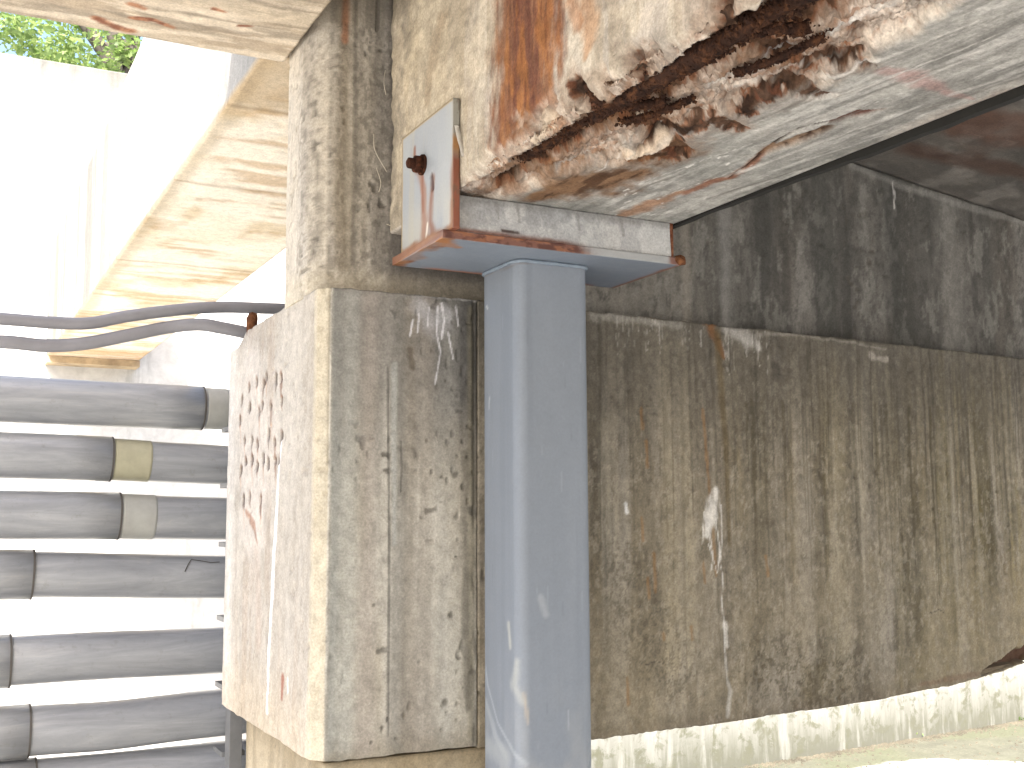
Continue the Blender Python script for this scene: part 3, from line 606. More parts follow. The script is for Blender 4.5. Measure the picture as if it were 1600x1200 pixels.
    for (xa, ya, xb, yb, nn) in ((380, 612, 438, 588, 7), (378, 645, 437, 630, 6), (382, 694, 438, 682, 6), (375, 728, 436, 720, 8), (378, 778, 404, 776, 3)):
        for i in range(nn):
            u = (i+rg.uniform(-.35, .35))/(nn-1); px = xa+(xb-xa)*u; py = ya+(yb-ya)*u+rg.uniform(-7, 7); L = rg.uniform(6, 26)*(.6+.6*u)
            m = sf.mark(LP((px, py-5), (px, py+L*.5), (px+rg.uniform(-1, 1), py+L)), [.009, .008, .003], .6, 60, .5, i); sf.lay(m, G(rg.choice(['7a4e38', '8a6148', '5f3f30'])), rg.uniform(.5, .85))
            m = sf.mark([g(px, py)], [rg.uniform(.007, .011)], .5, 60, .4, i); sf.lay(m, G('3f2a20'), .9); sf.D += m*.006
            if i % 2 == 0: m = sf.mark(LP((px, py+L), (px+1, py+L+30)), [.004, .001], .8, 40, .6, i); sf.lay(m, G('c48f62'), .5)
    m = sf.mark(LP((385, 800), (398, 822), (402, 850)), [.008, .008, .003], .7, 50, .8, 4); sf.lay(m, G('a2663c'), .7)
    m = sf.mark(LP((440, 690), (436, 740), (432, 800), (428, 880), (424, 960), (420, 1060), (418, 1112)), [.004, .005, .007, .008, .009, .007, .006], .4, 40, .5, 9, 8); sf.lay(m, G('eeeef2'), 1.); sf.D -= m*.002
    m = sf.mark(LP((441, 1062), (440, 1090)), [.010, .006], .6, 60, .7, 5); sf.lay(m, G('a0583a'), .85)
    m = sf.mark(LP((449, 1062), (449, 1080)), [.006, .005], .5, 60, .5, 5); sf.lay(m, G('e9e4dd'), .8)
    m = sf.mark(LP((400, 860), (405, 1000)), .02, .8, 20, .9, 5, 4); sf.lay(m, G('b59b86'), .4)
    sf.mul(1+.35*(fbm(S, T, 90, 60, 9)-.5)); return sf
L1 = YBK-(YB+.02)
prof = line((XL, YBK), (XL, YB+.022), .0045, 0)
prof += line((XL, YB+.022), (XL+.02, YB), .0035, L1)
sA = prof[-1][2]
prof2 = line((XL+.02, YB), (.9245, YB), .0026, .737)
prof += prof2+line((.9245, YB), (.9245, YBK), .08, 1.03, 0)+line((.9245, YBK), (XL, YBK), .08, 1.7, 0)
def place_block(A, B, T):
    u = (T-1.078)/(1.92-1.078); zt = 1.921+.003*(vn(A*60+B*30, A*0+2, 6)-.5); zb = 1.078+.003*(vn(A*60+B*40, A*0+2, 4)-.5)
    # the top edge is broken near the back
    zt = zt-.03*ss(2.48, 2.60, B)*ss(.70, .62, A)
    return np.stack([A, B, zb+u*(zt-zb)], -1)
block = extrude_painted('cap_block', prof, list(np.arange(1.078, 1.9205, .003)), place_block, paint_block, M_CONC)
tag(block, 'concrete cap block with rows of rusty stubs on its pale left face', 'block')
bm = bmesh.new(); tube_bm(bm, [(.622, 2.50, 1.90), (.622, 2.50, 1.945), (.625, 2.503, 1.957)], [.011, .012, .009], 12, True, .3, 3); bm_obj('rebar_stub', bm, M_ORANGE, block, True)

# ---- lower column under the block
def paint_low(Sf, S, T):
    sf = Sf(S, T, G('b9a784')); weather(sf, 2, 'baa987', '857658', 'd0c4a8', 'a08a5c', 24, .45)
    sf.lay(ss(.95, 1.08, T+.05*(fbm(S, T, 20, 8, 3)-.5)), G('8b7a58'), .6); return sf
prof = line((.64, 2.54), (.64, 1.985), .008, 0)+line((.64, 1.985), (1.02, 1.985), .008, .55)+line((1.02, 1.985), (1.02, 2.54), .2, 1, 0)+line((1.02, 2.54), (.64, 2.54), .2, 1.5, 0)
tag(extrude_painted('lower_column', prof, list(np.arange(.5, 1.078, .008))+[1.079] if False else [0, .3, .5]+list(np.arange(.55, 1.0755, .008)), place_z, paint_low, M_CONC),
    'warm tan concrete pier shaft directly under the cap block', 'column')

# ================================================================= STEEL POST AND BRACKET
ZB = 1.957
post = bpy.data.objects.new('steel_post', None); COL.objects.link(post); post.location = (0, 0, 0)
tag(post, 'blue-grey painted square steel post with rusty plates bolted to the beam', 'post')
def paint_tube(Sf, S, T):
    sf = Sf(S, T, G('747e8b')); z = T
    sf.lay(ctr(fbm(S, T, 10, 2, 1), .45, .62), G('7b8592'), .4); sf.lay(ctr(fbm(S, T, 30, 1.0, 2), .52, .66), G('6a7481'), .35)
    def q(px, py):
        P = pl(px, py, 0, .905)
        if 1.75 <= P[1] <= 1.9: return (1.9-P[1], P[2])
        P = pl(px, py, 1, 1.75); return (.15+P[0]-.905, P[2])
    def ln(pts, w, c, op, so=.6, na=.6, k=3): sf.lay(sf.mark([q(*a) for a in pts], w, so, 60, na, k, 30), G(c), op)
    ln([(795, 975), (797, 1010)], .006, 'a8aba4', .7); ln([(806, 1035), (803, 1070), (812, 1100)], [.006, .010, .006], 'a3a7a2', .65, .9); ln([(812, 1085), (818, 1130)], .003, 'a89a84', .7)
    ln([(755, 1010), (762, 1070), (778, 1130), (800, 1170), (815, 1195)], [.002, .003, .003, .004, .005], '97a1aa', .7); ln([(757, 1090), (775, 1150), (790, 1180)], .007, '9aa3aa', .5)
    ln([(758, 1160), (790, 1185)], .018, '9ba2a6', .5); ln([(845, 935), (852, 960)], .006, '97a0a8', .5); ln([(888, 1110), (889, 1140)], .001, '9aa2aa', .5)
    ln([(760, 480), (762, 481)], .002, 'c9ced2', .7); ln([(765, 620), (764, 640)], .0015, 'b5bcc4', .5)
    ln([(812, 404), (838, 406)], [.004, .005], '8d5a45', .9); ln([(755, 432), (800, 415), (860, 409), (921, 412)], .0018, '6a5a52', .5)
    rg = random.Random(2)
    for i in range(30):
        s_, z_ = rg.uniform(0, .3), rg.uniform(1.05, 1.9); m = sf.mark([(s_, z_), (s_+rg.uniform(-.002, .002), z_-rg.uniform(.004, .05))], rg.uniform(.0006, .0012), .6, 80, .5, i); sf.lay(m, G(rg.choice(['8f99a5', '5d6875', '8f99a5'])), .3)
    sf.lay(ss(1.3, 1.05, T)*ctr(fbm(S, T, 14, 7, 5), .4, .62), G('8d9296'), .5)
    return sf
rr = .021; prof = []
def arc(cx_, cy_, a0, a1, s0, nn=8): return [(cx_+rr*math.cos(a), cy_+rr*math.sin(a), s0+rr*1.57*i/nn, 1) for i, a in enumerate(np.linspace(a0, a1, nn+1)[:-1])]
X0, X1, Y0, Y1 = .905, 1.055, 1.75, 1.90
prof += line((X0, Y1-rr), (X0, Y0+rr), .003, rr)+arc(X0+rr, Y0+rr, math.pi, 1.5*math.pi, .15-rr)
prof += line((X0+rr, Y0), (X1-rr, Y0), .003, .15+rr)+arc(X1-rr, Y0+rr, 1.5*math.pi, 2*math.pi, .3-rr)
prof += line((X1, Y0+rr), (X1, Y1-rr), .05, .32)+arc(X1-rr, Y1-rr, 0, .5*math.pi, .45)+line((X1-rr, Y1), (X0+rr, Y1), .05, .5)+arc(X0+rr, Y1-rr, .5*math.pi, math.pi, .6)
extrude_painted('tube', prof, [0.0, .3, .6, .9]+list(np.arange(.95, 1.9565, .004))+[1.9565], place_z, paint_tube, M_STEEL, post)
# weld bead round the head of the tube
bm = bmesh.new(); wp = []
for k in range(60):
    a = 2*math.pi*k/60; cxx, cyy = .98, 1.825; ca_, sa_ = math.cos(a), math.sin(a); d = .0765/max(abs(ca_), abs(sa_)); d = min(d, .0985)
    wp.append((cxx+ca_*d, cyy+sa_*d, 1.9535))
tube_bm(bm, wp+[wp[0]], .0035, 6, False, .4, 5); bm_obj('weld', bm, solid_mat('painted_weld', tuple(G('75828f')), .5), post, True)

# bearing plate: profile in Y-Z swept along X (s runs: near edge face then underside)
BX0, BX1, BY0, BY1, BT = .728, 1.203, 1.672, 1.902, .014
def paint_bp(Sf, S, T):     # T = x ; S: 0..BT near edge from top to bottom, then underside going back
    sf = Sf(S, T, G('747e8b')); un = ss(BT-.001, BT+.001, S)
    sf.lay(1-un, G('9a9c9c'), .9)
    n = fbm(S, T, 30, 30, 2)
    e = (1-un)*ss(1.03, .98, T+.04*(n-.5)); sf.lay(e, G('6f4434'), .95); sf.lay(e*ctr(fbm(S, T, 60, 50, 4), .5, .6), G('4c2820'), .8); sf.lay(e*ctr(fbm(S, T, 90, 40, 6), .54, .62), G('96603e'), .6)
    sf.lay((1-un)*ss(1.17, 1.185, T+.02*(n-.5)), G('6f4434'), .9)
    d = np.minimum(T-BX0, 9)                                                    # left edge rust on the underside
    m = un*(1-ss(.012, .03, d+.05*(n-.5)+.12*ss(BT+.02, BT+.23, S)*0)); sf.lay(m, G('8a5a2e'), .95); sf.lay(m*ctr(fbm(S, T, 60, 60, 9), .5, .6), G('6d3d20'), .8)
    m = sf.mark([(BT+.03, BX0+.01), (BT+.05, BX0+.05)], [.02, .008], .6, 40, .8, 3); sf.lay(m*un, G('9a6330'), .85)
    m = un*ss(.208, .226, S-BT+.012*(n-.5))*ss(1.0, .95, np.abs(T-.97)+.8)*1.; sf.lay(m, G('9c5a2c'), .85)
    m = un*ss(1.190, 1.199, T+.01*(n-.5)); sf.lay(m, G('7c4c30'), .9)
    sf.lay(un*ctr(fbm(S, T, 12, 12, 7), .5, .66), G('7a8591'), .5)
    sf.D += (fbm(S, T, 80, 80, 6)-.5)*.002*(1-un)
    return sf
prof = line((BY0, ZB+BT), (BY0, ZB), .0014, 0)+line((BY0, ZB), (BY1, ZB), .003, BT)+line((BY1, ZB), (BY1, ZB+BT), .007, .25, 1)+line((BY1, ZB+BT), (BY0, ZB+BT), .05, .3, 0)
extrude_painted('bearing_plate', prof, list(np.arange(BX0, BX1, .003))+[BX1], lambda A, B, T: np.stack([T, A, B], -1), paint_bp, M_STEEL, post, sat=.9)
bm = bmesh.new(); tube_bm(bm, [(1.192, 1.678, 1.968), (1.202, 1.672, 1.965), (1.210, 1.668, 1.966)], [.006, .0105, .007], 10, True, .4, 4); bm_obj('rust_lump', bm, M_ORANGE, post, True)

# left side plate: big face X-, profile in Y-X swept along Z
SX0, SX1 = .7385, .7505; SY0, SY1, SZ0, SZ1 = 1.655, 1.885, ZB+BT, 2.192
def paint_sp(Sf, S, T):      # S from 0 at far edge to .23 near edge then the edge face
    sf = Sf(S, T, G('8f959b')); n = fbm(S, T, 30, 30, 5)
    sf.lay(ctr(fbm(S, T, 8, 2, 2), .45, .62), G('9da1a2'), .5); sf.lay(ctr(fbm(S, T, 40, 3, 3), .52, .66), G('a19c88'), .4)
    sf.lay(ss(2.08, 1.99, T)*ctr(fbm(S, T, 14, 4, 6), .35, .6), G('a8a290'), .5)
    fc = ss(.2305, .2295, S)
    g = lambda px, py: (SY1-pl(px, py, 0, SX0)[1], pl(px, py, 0, SX0)[2])
    LP = lambda *q: [g(*a) for a in q]
    m = sf.mark(LP((655, 265), (662, 300), (664, 345), (662, 385)), [.009, .010, .013, .018], .8, 60, .9, 7, 14); sf.lay(m*fc, G('8a5a3a'), .8)
    m = sf.mark(LP((676, 280), (673, 320), (672, 350), (680, 380)), [.008, .009, .009, .013], .8, 60, .9, 8, 14); sf.lay(m*fc, G('7a492c'), .85)
    m = sf.mark(LP((660, 262), (661, 330)), .005, .6, 40, .7, 9); sf.lay(m, G('7c4426'), .8)
    m = sf.mark(LP((674, 275), (676, 292)), .006, .4, 60, .5, 9); sf.lay(m, G('4a2a1c'), .95); sf.D += m*.003*fc
    m = sf.mark(LP((648, 232), (648, 245), (652, 260)), [.006, .007, .014], .4, 60, .5, 9); sf.lay(m, G('7a4a30'), .9)
    m = sf.mark(LP((668, 350), (665, 380)), .004, .5, 60, .7, 5); sf.lay(m, G('d2cdc0'), .8)
    # rusty foot and edges
    sf.lay(fc*ss(SZ0+.016, SZ0+.006, T+.014*(n-.5)), G('86582f'), .95)
    sf.lay(fc*ss(.008, .003, S+.004*(n-.5)), G('9c8352'), .8); sf.lay(fc*ss(SZ1-.006, SZ1-.002, T), G('a08a5c'), .8)
    sf.lay(fc*ss(.215, .226, S+.012*(n-.5))*ss(2.10, 2.06, T), G('82502c'), .9); sf.lay(fc*ss(.223, .228, S)*ctr(n, .4, .6), G('8d6a3d'), .7)
    ed = 1-fc; sf.lay(ed, G('8b8a82'), .9); sf.lay(ed*ss(2.12, 2.09, T+.03*(n-.5)), G('7c4128'), .95); sf.lay(ed*ctr(fbm(S, T, 90, 50, 3), .55, .64), G('5c4a38'), .6); sf.lay(ed*ss(2.135, 2.12, T+.02*(n-.5))*ss(2.09, 2.11, T), G('9c6a30'), .9)
    return sf
prof = line((SX0, SY1), (SX0, SY0), .0028, 0)+line((SX0, SY0), (SX1, SY0), .002, .2302)+line((SX1, SY0), (SX1, SY1), .05, .25, 0)+line((SX1, SY1), (SX0, SY1), .006, .5, 0)
extrude_painted('side_plate', prof, list(np.arange(SZ0, SZ1, .0028))+[SZ1], place_z, paint_sp, M_STEEL, post, sat=.9)
# right side plate, seen on its rusty near edge
m_edge = rust_mat('rusty_edge', (.05, .022, .014), (.17, .065, .035), (.30, .15, .09))
box('side_plate', 1.1865, 1.1955, BY0+.01, SY1, ZB+BT, 2.052, m_edge, post, .0015)
# paint flake curling off the near edge of the left plate
bm = bmesh.new(); fl = []
for i in range(12):
    u = i/11; z = 2.142-.052*u; off = .006+.009*u**1.5
    x = .7375+.011*u; w = .0065
    fl.append([bm.verts.new((x+(k/4)*w*1.3, SY0-.003-off*.6-.002*math.sin(k*.8), z+.001*math.sin(i))) for k in range(5)])
for A, B in zip(fl, fl[1:]):
    for k in range(4): bm.faces.new((A[k], A[k+1], B[k+1], B[k]))
bmesh.ops.solidify(bm, geom=bm.faces[:], thickness=.0008)
bm_obj('paint_flake', bm, solid_mat('pale_paint', (.66, .64, .6), .6), post, True)
# anchor bolt
def hexnut(c, r0, h, name, parent, mat, rot=.3):
    bm = bmesh.new(); A = []; B = []; D = []
    for k in range(6):
        a = rot+k*math.pi/3; A.append(bm.verts.new((0, r0*math.cos(a), r0*math.sin(a)))); B.append(bm.verts.new((-h*.8, r0*math.cos(a), r0*math.sin(a)))); D.append(bm.verts.new((-h, r0*.86*math.cos(a), r0*.86*math.sin(a))))
    for k in range(6):
        j = (k+1) % 6; bm.faces.new((A[k], A[j], B[j], B[k])); bm.faces.new((B[k], B[j], D[j], D[k]))
    bm.faces.new(A[::-1]); bm.faces.new(D); bmesh.ops.subdivide_edges(bm, edges=bm.edges[:], cuts=2)
    rg = random.Random(1)
    for v in bm.verts: v.co += Vector([rg.uniform(-.0008, .0008) for _ in range(3)])
    o = bm_obj(name, bm, mat, parent, True); o.location = c; return o
P = pl(656, 257, 0, SX0-.006)
bolt = bpy.data.objects.new('bolt', None); COL.objects.link(bolt); bolt.parent = post; bolt.location = (SX0, P[1], P[2])
bm = bmesh.new(); tube_bm(bm, [(.002, 0, 0), (-.004, 0, 0)], [.0185, .018], 24, True, .05); bm_obj('washer', bm, M_BOLT, bolt)
hexnut((-.004, 0, 0), .0165, .013, 'nut', bolt, M_BOLT)
bm = bmesh.new(); tube_bm(bm, [(-.01, 0, 0), (-.018, .0, .0), (-.028, 0, 0), (-.030, 0, 0)], [.0095, .0095, .009, .006], 14, True, .12); bm_obj('stud', bm, M_BOLT, bolt, True)

# grout pad on the bearing plate
def paint_grout(Sf, S, T):   # T = x, S up the near face
    sf = Sf(S, T, G('a7a9aa')); sf.lay(ctr(fbm(S, T, 14, 10, 1), .45, .62), G('8d9092'), .7); sf.lay(ctr(fbm(S, T, 20, 30, 5), .52, .64), G('c1c2c0'), .6)
    sf.lay(ss(.045, .062, S+.02*(fbm(S, T, 30, 22, 3)-.5)), G('74736f'), .65); sf.lay(ss(.80, .76, T), G('7c7a74'), .5)
    for x in (.83, .87, .99, 1.08): sf.lay(sf.mark([(.06, x), (.03, x+.004)], [.004, .002], .7, 60, .9, int(x*90)), G('6c6b68'), .5)
    m = ss(.012, .003, S+.006*(fbm(S, T, 60, 30, 8)-.5))*ss(1.02, .95, T+.08*(fbm(S, T, 9, 9, 8)-.5)); sf.lay(m, G('7a4632'), .9)
    m = sf.mark([(.012, .84), (.011, .87)], .003, .5, 60, .7, 2); sf.lay(m, G('3f2620'), .9)
    sf.D += (fbm(S, T, 14, 14, 6)-.5)*.005+(fbm(S, T, 70, 70, 6)-.5)*.0016; return sf
prof = line((BY0+.008, 2.036), (BY0+.006, ZB+BT+.0005), .0025, 0)
prof = [(a, b, .065-s_, w) for a, b, s_, w in prof]+line((BY0+.006, ZB+BT+.0005), (1.89, ZB+BT+.0005), .05, .1, 0)+line((1.89, ZB+BT+.0005), (1.89, 2.036), .03, .1, 0)+line((1.89, 2.036), (BY0+.008, 2.036), .05, .2, 0)
tag(extrude_painted('grout_pad', prof, list(np.arange(.7525, 1.1855, .003))+[1.1855], lambda A, B, T: np.stack([T, A, B], -1), paint_grout, M_CONC),
    'light grey grout pad packed between the steel bearing plate and the beam', 'grout pad')

# ================================================================= CONDUITS
pm, n, l, p = new_mat('grey_conduit'); tc = n.new('ShaderNodeTexCoord'); mp = n.new('ShaderNodeMapping'); mp.inputs['Scale'].default_value = (2, 14, 14); l.new(tc.outputs['Object'], mp.inputs[0])
t1 = nz(n, 1.6, 8, .7, mp.outputs[0], l, .5); t2 = nz(n, 38, 8, .75, tc.outputs['Object'], l, 0)
c = ramp(n, l, t1.outputs[0], [(.3, (.17, .18, .20)), (.5, (.235, .247, .267)), (.72, (.34, .35, .365))])
c = mix(n, l, ramp(n, l, t2.outputs[0], [(.56, (0,)*3), (.72, (.4,)*3)]), c, (.12, .115, .1)); c = mix(n, l, ramp(n, l, t2.outputs[0], [(.30, (.5,)*3), (.38, (0,)*3)]), c, (.34, .33, .3))
l.new(c, p.inputs['Base Color']); p.inputs['Roughness'].default_value = .3; l.new(bump(n, l, t2.outputs[0], .15, .002), p.inputs['Normal'])
M_PIPE = pm
M_BAND = solid_mat('yellowed_glue_band', (.29, .28, .20), .5, var=.15, scale=20, bs=.1)
M_PALE = solid_mat('pale_glue_band', (.285, .29, .275), .5, var=.12, scale=20, bs=.1)
M_RING = solid_mat('dark_joint_gap', (.06, .055, .05), .8)  # dark fill for the conduit joints and the crack
YP = 2.95
def on_pipe(px, py, y=YP): return tuple(pl(px, py, 1, y))
def conduit(ctrl, D, bells, label, bands=(), bm_=None):
    """ctrl: centreline points (x,z); bells: (x0,x1) stretches where the socket end is thicker"""
    pts = spline([(x, YP, z) for x, z in ctrl], 26); pts = [q for i, q in enumerate(pts) if i == 0 or abs(q[0]-pts[i-1][0]) > 1e-6]
    r0 = D/2; bm = bmesh.new(); tube_bm(bm, pts, r0, 36, True); o = bm_obj('conduit', bm, M_PIPE, None, True)
    tag(o, label, 'conduit', 'grey conduits running behind the cap block')
    X = np.array([q[0] for q in pts]); Zc = np.array([q[2] for q in pts])
    def seg(name, x0, x1, ra, rb, mat, lip=.003):
        xs = np.linspace(x0, x1, 16); xs = np.concatenate([[x0-.0005], xs, [x1+.0005]]); rad = [ra-lip]+list(np.linspace(ra, rb, 16))+[rb-lip]
        b = bmesh.new(); tube_bm(b, [(x, YP, float(np.interp(x, X, Zc))) for x in xs], rad, 36, True); return bm_obj(name, b, mat, o, True)
    for x0, x1, k in bells: seg('socket', x0, x1, r0+k, r0+k, M_PIPE); seg('joint_ring', (x1 if x1 < .8 and x0 < 0 else x0)-.002, (x1 if x1 < .8 and x0 < 0 else x0)+.002, r0+k+.0004, r0+k+.0004, M_RING, .002)
    for x0, x1 in bands: seg('band', x0, x1, r0+.0012, r0+.0012, bm_ or M_PALE, .001)
    return o
XX = lambda px, py=800: on_pipe(px, py)[0]
conduit([(-1.6, 1.80), (-.5, 1.793), (.134, 1.786), (.38, 1.783), (.64, 1.782), (1.5, 1.775)], .104, [(-.9, XX(315, 640), .0045)], 'topmost grey conduit, scuffed, with its socket end near the block', [(XX(320, 640), XX(352, 640))])
conduit([(-1.6, 1.66), (-.5, 1.657), (.14, 1.652), (.385, 1.647), (.65, 1.638), (1.5, 1.62)], .101, [(-1.1, XX(173, 715), .005)], 'second grey conduit from the top, with a yellowed band after its socket', [(XX(176, 715), XX(233, 715))], M_BAND)
conduit([(-1.6, 1.52), (-.5, 1.517), (.145, 1.511), (.4, 1.507), (.66, 1.50), (1.5, 1.49)], .108, [(-1.1, XX(185, 805), .004)], 'third grey conduit from the top, pale band near the middle', [(XX(188, 805), XX(240, 805))])
conduit([(-1.6, 1.385), (-.5, 1.38), (.15, 1.371), (.4, 1.362), (.66, 1.352), (1.5, 1.33)], .108, [(-1.4, XX(50, 900), .005)], 'fourth grey conduit from the top, with a crack near the block', [])
conduit([(-1.6, 1.15), (-.5, 1.163), (.16, 1.170), (.4, 1.171), (.665, 1.168), (1.5, 1.17)], .114, [(-1.5, XX(15, 1030), .005)], 'fifth grey conduit from the top, below the wide gap')
conduit([(-1.6, .99), (-.5, 1.0), (.168, 1.007), (.41, 1.004), (.67, 1.013), (1.5, 1.03)], .115, [(-1.5, XX(45, 1130), .004)], 'second lowest grey conduit, dark, with a flaked patch near the block')
conduit([(-1.6, .87), (-.5, .88), (.17, .884), (.41, .882), (.67, .884), (1.5, .89)], .115, [(-1.5, XX(55, 1195), .003)], 'lowest grey conduit, cut off by the bottom of the picture')
# hairline crack on the fourth conduit (a dark wire-thin groove filling)
bm = bmesh.new(); cpts = []
for px, py in ((289, 893), (294, 882), (299, 874), (312, 876), (330, 879), (343, 878)):
    P = np.array(on_pipe(px, py)); zc = 1.356; dz = P[2]-zc; P = np.array(pl(px, py, 1, YP-math.sqrt(max(1e-6, .0545**2-min(abs(dz), .05)**2)))); cpts.append(P)
tube_bm(bm, cpts, .0012, 6); o = bm_obj('crack', bm, M_RING, None, True)
o.parent = [q for q in bpy.data.objects if q.name.startswith('conduit')][3]

# cables above the conduits
cm = solid_mat('grey_cable_sheath', (.2, .2, .22), .5, var=.1, scale=15, bs=.05)
def cable(pix, y, rad, label):
    pts = spline([on_pipe(a, b, yy) for (a, b), yy in zip(pix, y)], 14); bm = bmesh.new(); tube_bm(bm, pts, rad, 16); tag(bm_obj('cable', bm, cm, None, True), label, 'cable', 'grey cables above the conduits')
cable([(-500, 470), (-200, 485), (0, 498), (80, 504), (140, 505), (200, 494), (280, 484), (345, 480), (420, 482), (540, 486)], [2.7]*10, .014, 'upper grey cable, fading into the glare above the conduits')
cable([(-500, 515), (-200, 528), (0, 534), (70, 540), (130, 537), (200, 524), (260, 512), (310, 507), (350, 513), (390, 521)], [2.7]*7+[2.68, 2.67, 2.67], .015, 'lower grey cable bending up to the top of the cap block')
# upright the conduits are clipped to, behind the block
rk = bpy.data.objects.new('conduit_rack', None); COL.objects.link(rk); rk.location = (.69, 2.76, 0)
tag(rk, 'narrow dark grey steel upright behind the cap block, holding the conduits', 'rack')
M_GALV = solid_mat('dull_galvanised', (.16, .165, .17), .55, .3, .15, 25)
def rbox(nm, x0, x1, y0, y1, z0, z1, par=rk): o = box(nm, x0-.69, x1-.69, y0-2.76, y1-2.76, z0, z1, M_GALV, par, .001); return o
rbox('upright', .652, .682, 2.745, 2.755, 0, 1.9); rbox('flange', .652, .657, 2.755, 2.79, 0, 1.9)
for z in (.935, 1.09, 1.25, 1.43, 1.575, 1.715): rbox('clip', .645, .70, 2.79, 2.88, z, z+.012)

# ================================================================= THINGS FARTHER OFF
# long cross beam, its left face and underside in view
def paint_far(Sf, S, T):       # S: 0.. .51 underside from left to right, negative up the left face
    sf = Sf(S, T, G('ede3d2'), .25); u = S >= 0
    sf.lay(u*ctr(fbm(S, T, 4, 5, 1), .48, .64), G('cfb88f'), .75); sf.lay(u*ctr(fbm(S, T, 3, 22, 2), .52, .66), G('b8935f'), .6)
    sf.lay(u*ctr(fbm(S, T, 5, 2.2, 6), .42, .58)*ss(5.5, 3.2, T), G('f3ead8'), .8)  # near stretch painted paler, its glare put into the colour
    sf.lay(u*ss(.06, .02, S+.05*(fbm(S, T, 20, 6, 3)-.5)), G('b9a88a'), .6)
    sf.lay(u*ss(2.55, 2.50, T+.05*(fbm(S, T, 12, 6, 3)-.5)), G('a88d62'), .65); sf.lay(np.exp(-((T-2.545)/.008)**2)*u, G('6f5a3c'), .6)
    for t_ in (3.2, 4.3, 5.6): sf.lay(np.exp(-((T-t_-.02*(fbm(S, T, 9, 0, 3)-.5))/.014)**2)*u, G('8c6c42'), .5)
    sf.lay(u*ss(6.3, 7.0, T), G('b88c58'), .5); sf.D += (fbm(S, T, 8, 8, 8)-.5)*.01
    l_ = ~u; sf.lay(l_*1., G('9c9b97'), 1); sf.lay(l_*ctr(fbm(S, T, .6, 7, 4), .45, .6)*ss(3.2, 5.5, T), G('66665f'), .8); sf.lay(l_*ss(6.3, 6.9, T), G('77776e'), .6); sf.lay(l_*ctr(fbm(S, T, .8, 30, 7), .54, .66), G('80807c'), .5)
    return sf
prof = line((.565, 3.12), (.565, 2.45), .02, -.68)+line((.565, 2.45), (1.075, 2.45), .01, 0)+line((1.075, 2.45), (1.075, 3.12), .1, .6, 0)+line((1.075, 3.12), (.565, 3.12), .1, 1.2, 0)
fb = extrude_painted('far_beam', prof, list(np.arange(2.222, 7.2, .02)), lambda A, B, T: np.stack([A, T, B], -1), paint_far, M_CONC, sat=.9)
tag(fb, 'pale concrete beam running away behind the column, tan underside', 'beam')
box('bearing_ledge', .56, 1.08, 7.05, 7.2, 2.41, 2.449, solid_mat('rusty_ledge_concrete', (.40, .31, .2), .9, var=.4, scale=9), fb)
# retaining walls
M_RET, n, l, p = new_mat('weathered_retaining_wall'); tc = n.new('ShaderNodeTexCoord'); sp = n.new('ShaderNodeSeparateXYZ'); l.new(tc.outputs['Object'], sp.inputs[0])
mp = n.new('ShaderNodeMapping'); mp.inputs['Scale'].default_value = (5, 5, .5); l.new(tc.outputs['Object'], mp.inputs[0]); st = nz(n, 1.2, 8, .65, mp.outputs[0], l); bl = nz(n, 12, 7, .7, tc.outputs['Object'], l, .4)
ad = n.new('ShaderNodeMath'); ad.operation = 'MULTIPLY_ADD'; l.new(st.outputs[0], ad.inputs[0]); ad.inputs[1].default_value = .8; l.new(sp.outputs[2], ad.inputs[2])
mr = n.new('ShaderNodeMapRange'); l.new(ad.outputs[0], mr.inputs[0]); mr.inputs[1].default_value = 3.9; mr.inputs[2].default_value = 4.8
c = mix(n, l, mr.outputs[0], (.58, .575, .56), (.11, .11, .10)); c = mix(n, l, ramp(n, l, st.outputs[0], [(.3, (.6,)*3), (.42, (0,)*3)]), c, (.27, .27, .25)); c = mix(n, l, 1., c, ramp(n, l, bl.outputs[0], [(.3, (.8,)*3), (.7, (1.1,)*3)]), 'MULTIPLY')
l.new(c, p.inputs['Base Color']); p.inputs['Roughness'].default_value = .95; l.new(bump(n, l, bl.outputs[0], .5, .01), p.inputs['Normal'])
rw = box('retaining_wall', -14, 8, 7.2, 7.6, -.1, 4.29, M_RET, None, .01)
tag(rw, 'tall white glaring retaining wall behind the conduits, trees over its top', 'wall')
# low mossy wall seen beneath the panel
wm, n, l, p = new_mat('mossy_wall'); tc = n.new('ShaderNodeTexCoord'); sp = n.new('ShaderNodeSeparateXYZ'); l.new(tc.outputs['Object'], sp.inputs[0])
mp = n.new('ShaderNodeMapping'); mp.inputs['Scale'].default_value = (6, 6, .8); l.new(tc.outputs['Object'], mp.inputs[0]); st = nz(n, 1.3, 7, .65, mp.outputs[0], l); bl = nz(n, 9, 7, .7, tc.outputs['Object'], l, .4)
ad = n.new('ShaderNodeMath'); ad.operation = 'MULTIPLY_ADD'; l.new(st.outputs[0], ad.inputs[0]); ad.inputs[1].default_value = -.8; l.new(sp.outputs[2], ad.inputs[2])
msk = ramp(n, l, ad.outputs[0], [(.0, (1,)*3), (.0001, (1,)*3)])
mr = n.new('ShaderNodeMapRange'); l.new(ad.outputs[0], mr.inputs[0]); mr.inputs[1].default_value = .16; mr.inputs[2].default_value = -.32; mr.inputs[3].default_value = 0; mr.inputs[4].default_value = 1
mb = n.new('ShaderNodeMath'); mb.operation = 'MULTIPLY_ADD'; mb.use_clamp = True; l.new(bl.outputs[0], mb.inputs[0]); mb.inputs[1].default_value = 3.2; mb.inputs[2].default_value = -1.62
mc = n.new('ShaderNodeMath'); mc.operation = 'ADD'; mc.use_clamp = True; l.new(mr.outputs[0], mc.inputs[0]); l.new(mb.outputs[0], mc.inputs[1]); mr.clamp = True
